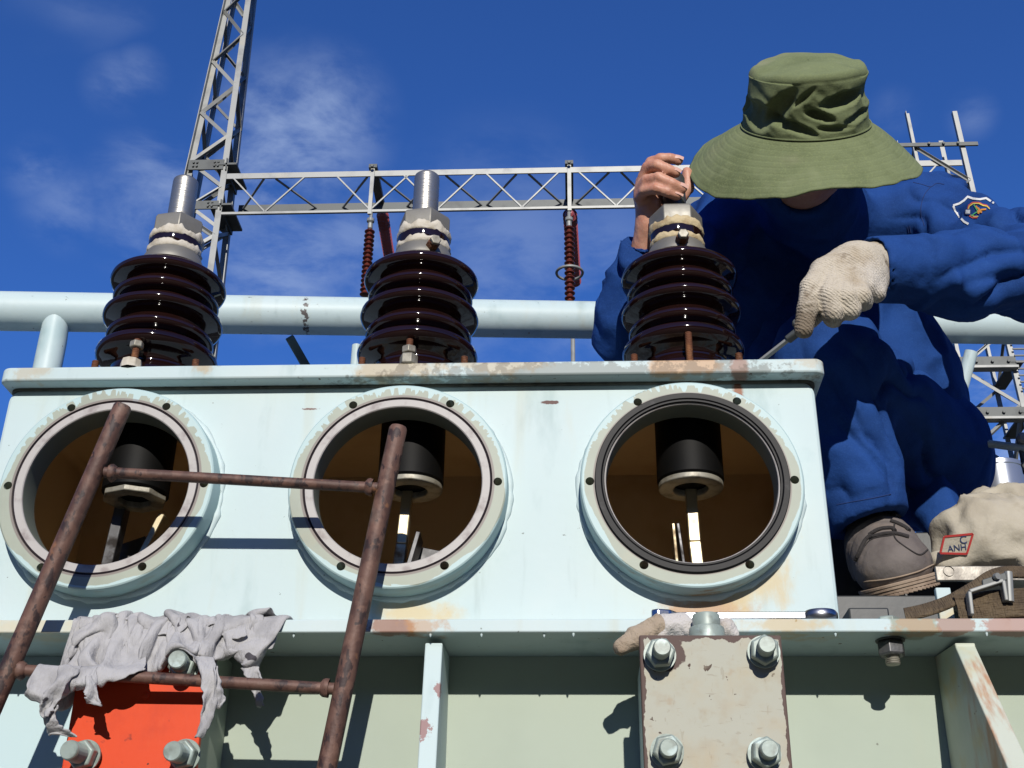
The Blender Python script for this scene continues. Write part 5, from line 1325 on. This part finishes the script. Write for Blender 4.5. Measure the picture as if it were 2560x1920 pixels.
for pts2 in ([(250, 1330), (270, 1290), (300, 1230), (330, 1200)], [(320, 1200), (370, 1172), (430, 1165), (450, 1180)], [(330, 1212), (400, 1196), (460, 1196), (520, 1212)], [(430, 1130), (460, 1140), (500, 1160), (522, 1178)], [(445, 1100), (480, 1104), (510, 1118), (526, 1132)]):
    line_on(bt_, bb, [zb_px(*q) for q in pts2], .0042, M_lace, boot, 'lace')
for pts2 in ([(448, 1140), (445, 1190), (460, 1225), (520, 1270), (580, 1300), (625, 1270)], [(262, 1320), (300, 1250), (345, 1215), (440, 1200)], [(290, 1440), (420, 1425), (560, 1390), (650, 1350)]):
    line_on(bt_, bb, [zb_px(*q) for q in pts2], .0016, M_lace if pts2[0][1] < 1400 else M_sole, boot, 'seam', .0004)
obj('sock', MB().tube([B(0, .19, .08), B(.002, .19, .13), ANL+V(0, .01, .02)], [.044, .044, .040], 20), M_black, boot, smooth=60)
# ---- sleeve badge
bpy.context.view_layer.update()
jt = BVHTree.FromObject(jack, bpy.context.evaluated_depsgraph_get()); jw = wloc(person)
s0 = P(2105, 458, .34); sx = P(2150, 456, .40)-P(2062, 452, .40); sx /= np.linalg.norm(sx); nv = (CAM-s0)/np.linalg.norm(CAM-s0); nv -= sx*(nv@sx); nv /= np.linalg.norm(nv); sy_ = np.cross(nv, sx)
def pb_(x, y):
    u, v = x*2560/2212, y*2560/2212; d = FW+RT*(u-1280)/FPX-UP*(v-960)/FPX; t = ((s0-CAM)@nv)/(d@nv); q = CAM+t*d-s0; return (q@sx, q@sy_)
def zj_px(X, Y): return ((2100+X*.2411)/1.15732, (420+Y*.2411)/1.15732)
for pts2 in ([(760, 150), (850, 170), (940, 195), (1000, 160), (1080, 170)], [(935, 200), (880, 270), (845, 370), (840, 480), (875, 600)], [(720, 600), (745, 720), (775, 850), (815, 980)], [(700, 610), (722, 720), (750, 850), (790, 980)], [(150, 790), (260, 880), (340, 990), (400, 1080)]):
    line_on(jt, jw, [zj_px(*q) for q in pts2], .0009, M_stitch, person, 'seam', .0002)
tt_ = BVHTree.FromObject(tro, bpy.context.evaluated_depsgraph_get())
for pts2 in ([(150, 1040), (250, 1022), (340, 1005), (430, 985)],):
    line_on(tt_, jw, [zb_px(*q) for q in pts2], .0009, M_stitch, person, 'seam', .0002)
M_white = Mat('white_embroidery', srgb(226, 228, 226), .85).bumpn(.5, 300, 2).done()
badge = bpy.data.objects.new('sleeve_badge', None); COL.objects.link(badge); badge.parent = person; badge.location = tuple(s0-jw)
def sew(pts, w, mat, name, lift=.0015):
    m = MB(); sp2_ = [V(*zj_px(*q), 0) for q in pts]; k = 4
    row = []; pth = []
    for a, b in zip(sp2_[:-1], sp2_[1:]):
        for t in np.linspace(0, 1, k, endpoint=False): pth.append(a+(b-a)*t)
    pth.append(sp2_[-1])
    for i in range(len(pth)):
        d = pth[min(i+1, len(pth)-1)]-pth[max(i-1, 0)]; d /= np.linalg.norm(d); nn = V(-d[1], d[0], 0)*w/2
        row.append([surf_px(jt, jw, *(pth[i]+sg*nn)[:2], lift) for sg in (-1, 0, 1)])
    for a, b in zip(row[:-1], row[1:]):
        if any(q is None for q in a+b) or max(np.linalg.norm(p-q) for p, q in zip(a, b)) > .03: continue
        m.add(a+b, [(0, 1, 4, 3), (1, 2, 5, 4)])
    return obj(name, m, mat, badge, smooth=60) if m.v else None
sew([(1175, 392), (1240, 372), (1290, 340), (1325, 303), (1380, 322), (1450, 330), (1512, 318), (1560, 350), (1622, 388)], 4.4, M_white, 'badge_border')
sew([(1178, 396), (1195, 450), (1230, 500), (1290, 560), (1350, 594)], 4.4, M_white, 'badge_border')
th_ = [Mat('badge_thread_%d' % i, c, .85).done() for i, c in enumerate((srgb(214, 92, 60), srgb(228, 206, 96), srgb(74, 176, 110), srgb(222, 150, 60)))]
arcp = [(1330, 430), (1340, 390), (1380, 362), (1440, 362), (1480, 385), (1520, 392), (1550, 420)]
sew(arcp, 2.2, th_[0], 'badge_arc'); sew([(x+6, y+12) for x, y in arcp], 2.0, th_[1], 'badge_arc', .0018)
sew([(1345, 500), (1380, 520), (1430, 518)], 2.2, th_[0], 'badge_arc'); sew([(1360, 492), (1400, 508), (1440, 505)], 1.8, th_[1], 'badge_arc', .0018)
sew([(1395, 385), (1420, 430), (1440, 460)], 2.6, th_[2], 'badge_star', .002); sew([(1370, 500), (1410, 470), (1445, 455)], 2.4, th_[2], 'badge_star', .002)
sew([(1415, 400), (1450, 440), (1475, 470)], 3.4, th_[3], 'badge_star', .0022); sew([(1520, 435), (1470, 440), (1430, 460)], 3.4, th_[3], 'badge_star', .0022); sew([(1440, 420), (1455, 450), (1440, 480)], 4.0, th_[3], 'badge_star', .0024)
sew([(1300, 458), (1365, 462)], 13, M_stitch, 'badge_square', .0018); sew([(1314, 458), (1358, 461)], 8, M_white, 'badge_square', .0026)
# ---- small spanner held in the gloved hand
t0, t1 = P(1648, 776, 0.060), P(1712, 726, 0.027)
hs = thing('spanner', t0, 'thin steel spanner held in the gloved hand above the lid', 'spanner')
obj('shank', MB().bar(t0-(t1-t0)*.5, t1, .005, .0095, (0, -1, .3)), M_galv, hs, bevel=.001)
dd_ = (t1-t0)/np.linalg.norm(t1-t0)
obj('head', MB().bar(t1-dd_*.012, t1+dd_*.028, .010, .0165, (0, -1, .3)), M_galvd, hs, bevel=.003)
rr = []; c = t1+dd_*.016+V(0, 0, .012); x_, y_, _ = basis(V(.2, -1, .4))
for j in range(20):
    q = 2*math.pi*j/20; e = x_*math.cos(q)+y_*math.sin(q); rr.append([c+e*(.0105+.0025*math.cos(u))+V(.2, -1, .4)/1.1*.004*math.sin(u) for u in (2*math.pi*i/6 for i in range(6))])
obj('ring_end', MB().rings(rr, closed=True), M_galvd, hs, smooth=60)

# ------------------------------------------------------------------ torn grey rag: a small cloth solver lets a folded sheet settle on flange, bolt and rung
NX, NY = 100, 60
rag_boxes = [(V(-1.2, YF, -.2562), V(.3, .3, -.2352)), (V(-1.2, .045, -.30), V(.3, .3, .1)), (V(-.4635, YR, -.7), V(-.2635, .2, -.2645))]
bolt_at = P(398, 1440, YR-.01)
rag_caps = [(bolt_at+V(0, .02, 0), bolt_at+V(0, -.045, 0), .0165), (g2a, g2b, .0092)]
TH = .003
def wavy(p, s):
    r = np.random.default_rng(s); o = 0
    for k in range(5): w = r.normal(size=3)*1.6*(1+.5*k); o = o+np.sin(p@w+r.uniform(0, 6.28))/(1+.4*k)
    return o/3
def rag_collide(p, pv):
    hit = np.zeros(len(p), bool)
    for lo, hi in rag_boxes:
        a = p-(lo-TH); b = (hi+TH)-p; ins = ((a > 0) & (b > 0)).all(1)
        if ins.any():
            q = p[ins]; d = np.concatenate([a[ins], b[ins]], 1); k = d.argmin(1); r = np.arange(len(q)); ax = k % 3
            q[r, ax] = np.where(k < 3, (lo-TH)[ax], (hi+TH)[ax]); p[ins] = q; hit |= ins
    for a, b, r in rag_caps:
        ab = b-a; t = np.clip(((p-a)@ab)/(ab@ab), 0, 1); c = a+t[:, None]*ab; d = p-c; L = np.linalg.norm(d, axis=1); ins = L < r+TH
        if ins.any(): p[ins] = c[ins]+d[ins]/(L[ins][:, None]+1e-9)*(r+TH); hit |= ins
    p[hit] = p[hit]-(p[hit]-pv[hit])*.92
    return p
def rag_self(p, rad):
    n = len(p); key = np.floor(p/rad).astype(np.int64); key -= key.min(0); dims = key.max(0)+3
    k = (key[:, 0]*dims[1]+key[:, 1])*dims[2]+key[:, 2]; order = np.argsort(k, kind='stable'); ks = k[order]
    corr = np.zeros_like(p); cnt = np.zeros(n)
    for dx in (-1, 0, 1):
        for dy in (-1, 0, 1):
            for dz in (-1, 0, 1):
                off = (dx*dims[1]+dy)*dims[2]+dz
                lo = np.searchsorted(ks, k+off, 'left'); m = np.searchsorted(ks, k+off, 'right')-lo
                for j in range(min(m.max(), 6)):
                    sel = np.nonzero(m > j)[0]; o = order[lo[sel]+j]; ok = o > sel; sel, o = sel[ok], o[ok]
                    far = np.abs(sel % NX-o % NX)+np.abs(sel//NX-o//NX) > 2; sel, o = sel[far], o[far]
                    if len(sel) == 0: continue
                    d = p[sel]-p[o]; L = np.linalg.norm(d, axis=1); c = L < rad; sel, o, d, L = sel[c], o[c], d[c], L[c]
                    w = (rad-L)*.5/(L+1e-9)
                    np.add.at(corr, sel, d*w[:, None]); np.add.at(corr, o, -d*w[:, None]); np.add.at(cnt, sel, 1); np.add.at(cnt, o, 1)
    m = cnt > 0; p[m] += corr[m]/cnt[m][:, None]
    return p
def settle_rag(seed, Lx, Ly, steps, rad, bend, cuts):
    u, v = (a.ravel() for a in np.meshgrid(np.linspace(0, 1, NX), np.linspace(0, 1, NY)))
    q = np.stack([u*3, v*2, 0*u+seed], 1)
    ph = v*3.6+.35*wavy(q*.8, seed+5); tri = np.abs(((ph+1) % 2)-1)
    y = -.094+(.130+.02*wavy(q*1.1, seed+8))*tri+.018*wavy(q*2.6, seed+2)
    y = y-.045*np.clip(1.15-1.6*u, 0, 1)*np.clip(1.1-v, 0, 1)+.008*u
    x = -.487+.300*u+.022*wavy(q*2, seed+1)+.03*(v-.5)*np.sin(seed*2.)
    z = -.200+.12*v+.036*np.sin(u*2*np.pi*4.3+2.2*np.sin(v*6+seed)+1.6*wavy(q, seed+3))*(.5+.5*tri)+.02*wavy(q*3, seed+4)-.05*(1-tri)*(v < .5)
    p = np.stack([x, y, z], 1); hx, hy = Lx/(NX-1), Ly/(NY-1); I = np.arange(NX*NY).reshape(NY, NX)
    al = np.ones((NY, NX-1), bool)
    for c, dep in cuts: al[:dep, c] = False
    gs = []
    for o in (0, 1):
        A, B_ = I[:, o:-1:2], I[:, o+1::2]; mm = al[:, o::2][:, :A.shape[1]]; gs.append((A[mm], B_[mm], hx, 1.))
        A, B_ = I[o:-1:2], I[o+1::2]; gs.append((A[:B_.shape[0]].ravel(), B_[:A.shape[0]].ravel(), hy, 1.))
    for o in (0, 1):
        mm = al[:-1] & al[1:]; dg = math.hypot(hx, hy); sel = np.zeros_like(mm); sel[:, o::2] = True
        gs.append((I[:-1, :-1][mm & sel], I[1:, 1:][mm & sel], dg, .15)); gs.append((I[:-1, 1:][mm & sel], I[1:, :-1][mm & sel], dg, .15))
    nb = len(gs)
    for o in range(4):
        mm = al[:, :-1] & al[:, 1:]; sel = np.zeros_like(mm); sel[:, o::4] = True; gs.append((I[:, :-2][mm & sel], I[:, 2:][mm & sel], 2*hx, bend))
        s2 = np.zeros((NY-2, NX), bool); s2[o::4] = True; gs.append((I[:-2][s2], I[2:][s2], 2*hy, bend))
    def relax_(p, group):
        for A, B_, rest, k in group:
            d = p[B_]-p[A]; L = np.sqrt(np.einsum('ij,ij->i', d, d))+1e-9; c = d*((L-rest)/L*.5*k)[:, None]; p[A] += c; p[B_] -= c
    for st in range(25):
        pv = p.copy()
        for it in range(8): relax_(p, gs[:nb])
        p = rag_self(p, rad); p = rag_collide(p, pv)
    for g in range(nb, len(gs)): A, B_, rest, k = gs[g]; gs[g] = (A, B_, np.linalg.norm(p[A]-p[B_], axis=1), k)
    pv = p.copy()
    for st in range(steps):
        vel = np.clip((p-pv)*.965, -.006, .006); pv = p.copy(); p = p+vel+V(0, 0, -9.8/3600*.35)
        for it in range(14):
            relax_(p, gs)
            if it % 4 == 3: p = rag_collide(p, pv)
        if st > 5: p = rag_self(p, rad)
        p = rag_collide(p, pv)
    return p, al
rp, alive = settle_rag(11, .74, .58, 58, .0058, .30, ((7, 14), (15, 11), (38, 7), (68, 17), (69, 17), (74, 26), (75, 26), (92, 9)))
rf = [(j*NX+i, j*NX+i+1, (j+1)*NX+i+1, (j+1)*NX+i) for j in range(NY-1) for i in range(NX-1) if alive[j, i] and alive[j+1, i]]
G = rp.reshape(NY, NX, 3).copy()
for _ in range(2):                                  # soften the solver's jitter
    G[1:-1, 1:-1] = .5*G[1:-1, 1:-1]+.125*(G[:-2, 1:-1]+G[2:, 1:-1]+G[1:-1, :-2]+G[1:-1, 2:])
def make_ragmat():
    m = Mat('grey_jersey_rag', srgb(188, 187, 188), .9, 0, .15)
    m.patch(srgb(150, 149, 151), .42, .68, 22, .6, detail=5); m.patch(srgb(214, 200, 176), .68, .8, 12, .5, detail=5, off=(4, 4, 2)); m.patch(srgb(62, 58, 66), .735, .75, 34, .9, detail=1, off=(8, 2, 2))
    m.bumpn(.5, 520, 2, dist=.0008); m.bumpn(.7, 55, 5, dist=.006, stretch=(1.6, 1, .6))
    return m.done()
rag = thing('rag', V(-.37, 0., -.2352), 'crumpled torn light grey rag draped over flange and rung by red plate', 'rag')
rm = MB(); rm.v = G.reshape(-1, 3); rm.f = rf
M_rag = make_ragmat(); ro_ = obj('cloth', rm, M_rag, rag, smooth=180)
def thicken(o, th=.0032):
    md = o.modifiers.new('thick', 'SOLIDIFY'); md.thickness = th; md.offset = 0; md = o.modifiers.new('sub', 'SUBSURF'); md.levels = 1; md.render_levels = 1
thicken(ro_)
def strip_of(ctrl, wid, seed, name='torn_strip'):
    pth = spline(ctrl, 10); n = len(pth); NXs = 7; vs_, fs_ = [], []
    for i, p in enumerate(pth):
        t = i/(n-1); tw = wid[0]+(wid[1]-wid[0])*t; a = .9*vnoise(np.array([[t*3.1, seed, 0.]]))[0]+.5*math.sin(t*5+seed)
        e = V(math.cos(a), -.55*math.sin(a)-.1, .25*math.sin(a*1.7)); e /= np.linalg.norm(e); nn = np.cross(e, V(0, 0, 1)); nn /= np.linalg.norm(nn)+1e-9
        for j in range(NXs):
            w = j/(NXs-1)*2-1; fr = 1+.25*vnoise(np.array([[t*16, seed+(5 if w > 0 else 9), 1.]]))[0]*abs(w)
            vs_.append(p+e*tw*.5*w*fr+nn*(.0055*math.sin(w*2.6+t*6+seed)+.003*vnoise(np.array([[t*9, w*2, seed]]))[0]))
    for i in range(n-1):
        for j in range(NXs-1): fs_.append((i*NXs+j, i*NXs+j+1, (i+1)*NXs+j+1, (i+1)*NXs+j))
    o = obj(name, MB().add(vs_, fs_), M_rag, rag, smooth=180); thicken(o); return o
strip_of([P(438, 1420, -.070), P(448, 1450, -.092), P(455, 1490, -.094), P(450, 1530, -.090), P(440, 1565, -.086), P(428, 1594, -.084)], (.030, .012), 2.)
strip_of([P(462, 1440, -.075), P(468, 1480, -.090), P(474, 1510, -.088), P(470, 1530, -.086)], (.018, .009), 5.)
strip_of([P(150, 1440, -.095), P(128, 1475, -.108), P(112, 1505, -.106), P(100, 1530, -.102), P(98, 1550, -.10)], (.034, .014), 7.)
strip_of([P(112, 1520, -.098), P(106, 1560, -.088), P(120, 1580, -.078), P(150, 1590, -.07)], (.024, .030), 11.)
strip_of([P(190, 1460, -.097), P(196, 1490, -.104), P(200, 1512, -.102), P(204, 1522, -.100)], (.014, .026), 13.)
strip_of([P(540, 1440, -.03), P(552, 1470, -.03), P(556, 1500, -.028), P(562, 1526, -.026)], (.030, .008), 15.)

# ------------------------------------------------------------------ plan units to metres
for o in list(COL.objects):
    if o.parent is None and o.type in ('MESH', 'EMPTY'):
        o.location = o.location*K; o.scale = o.scale*K
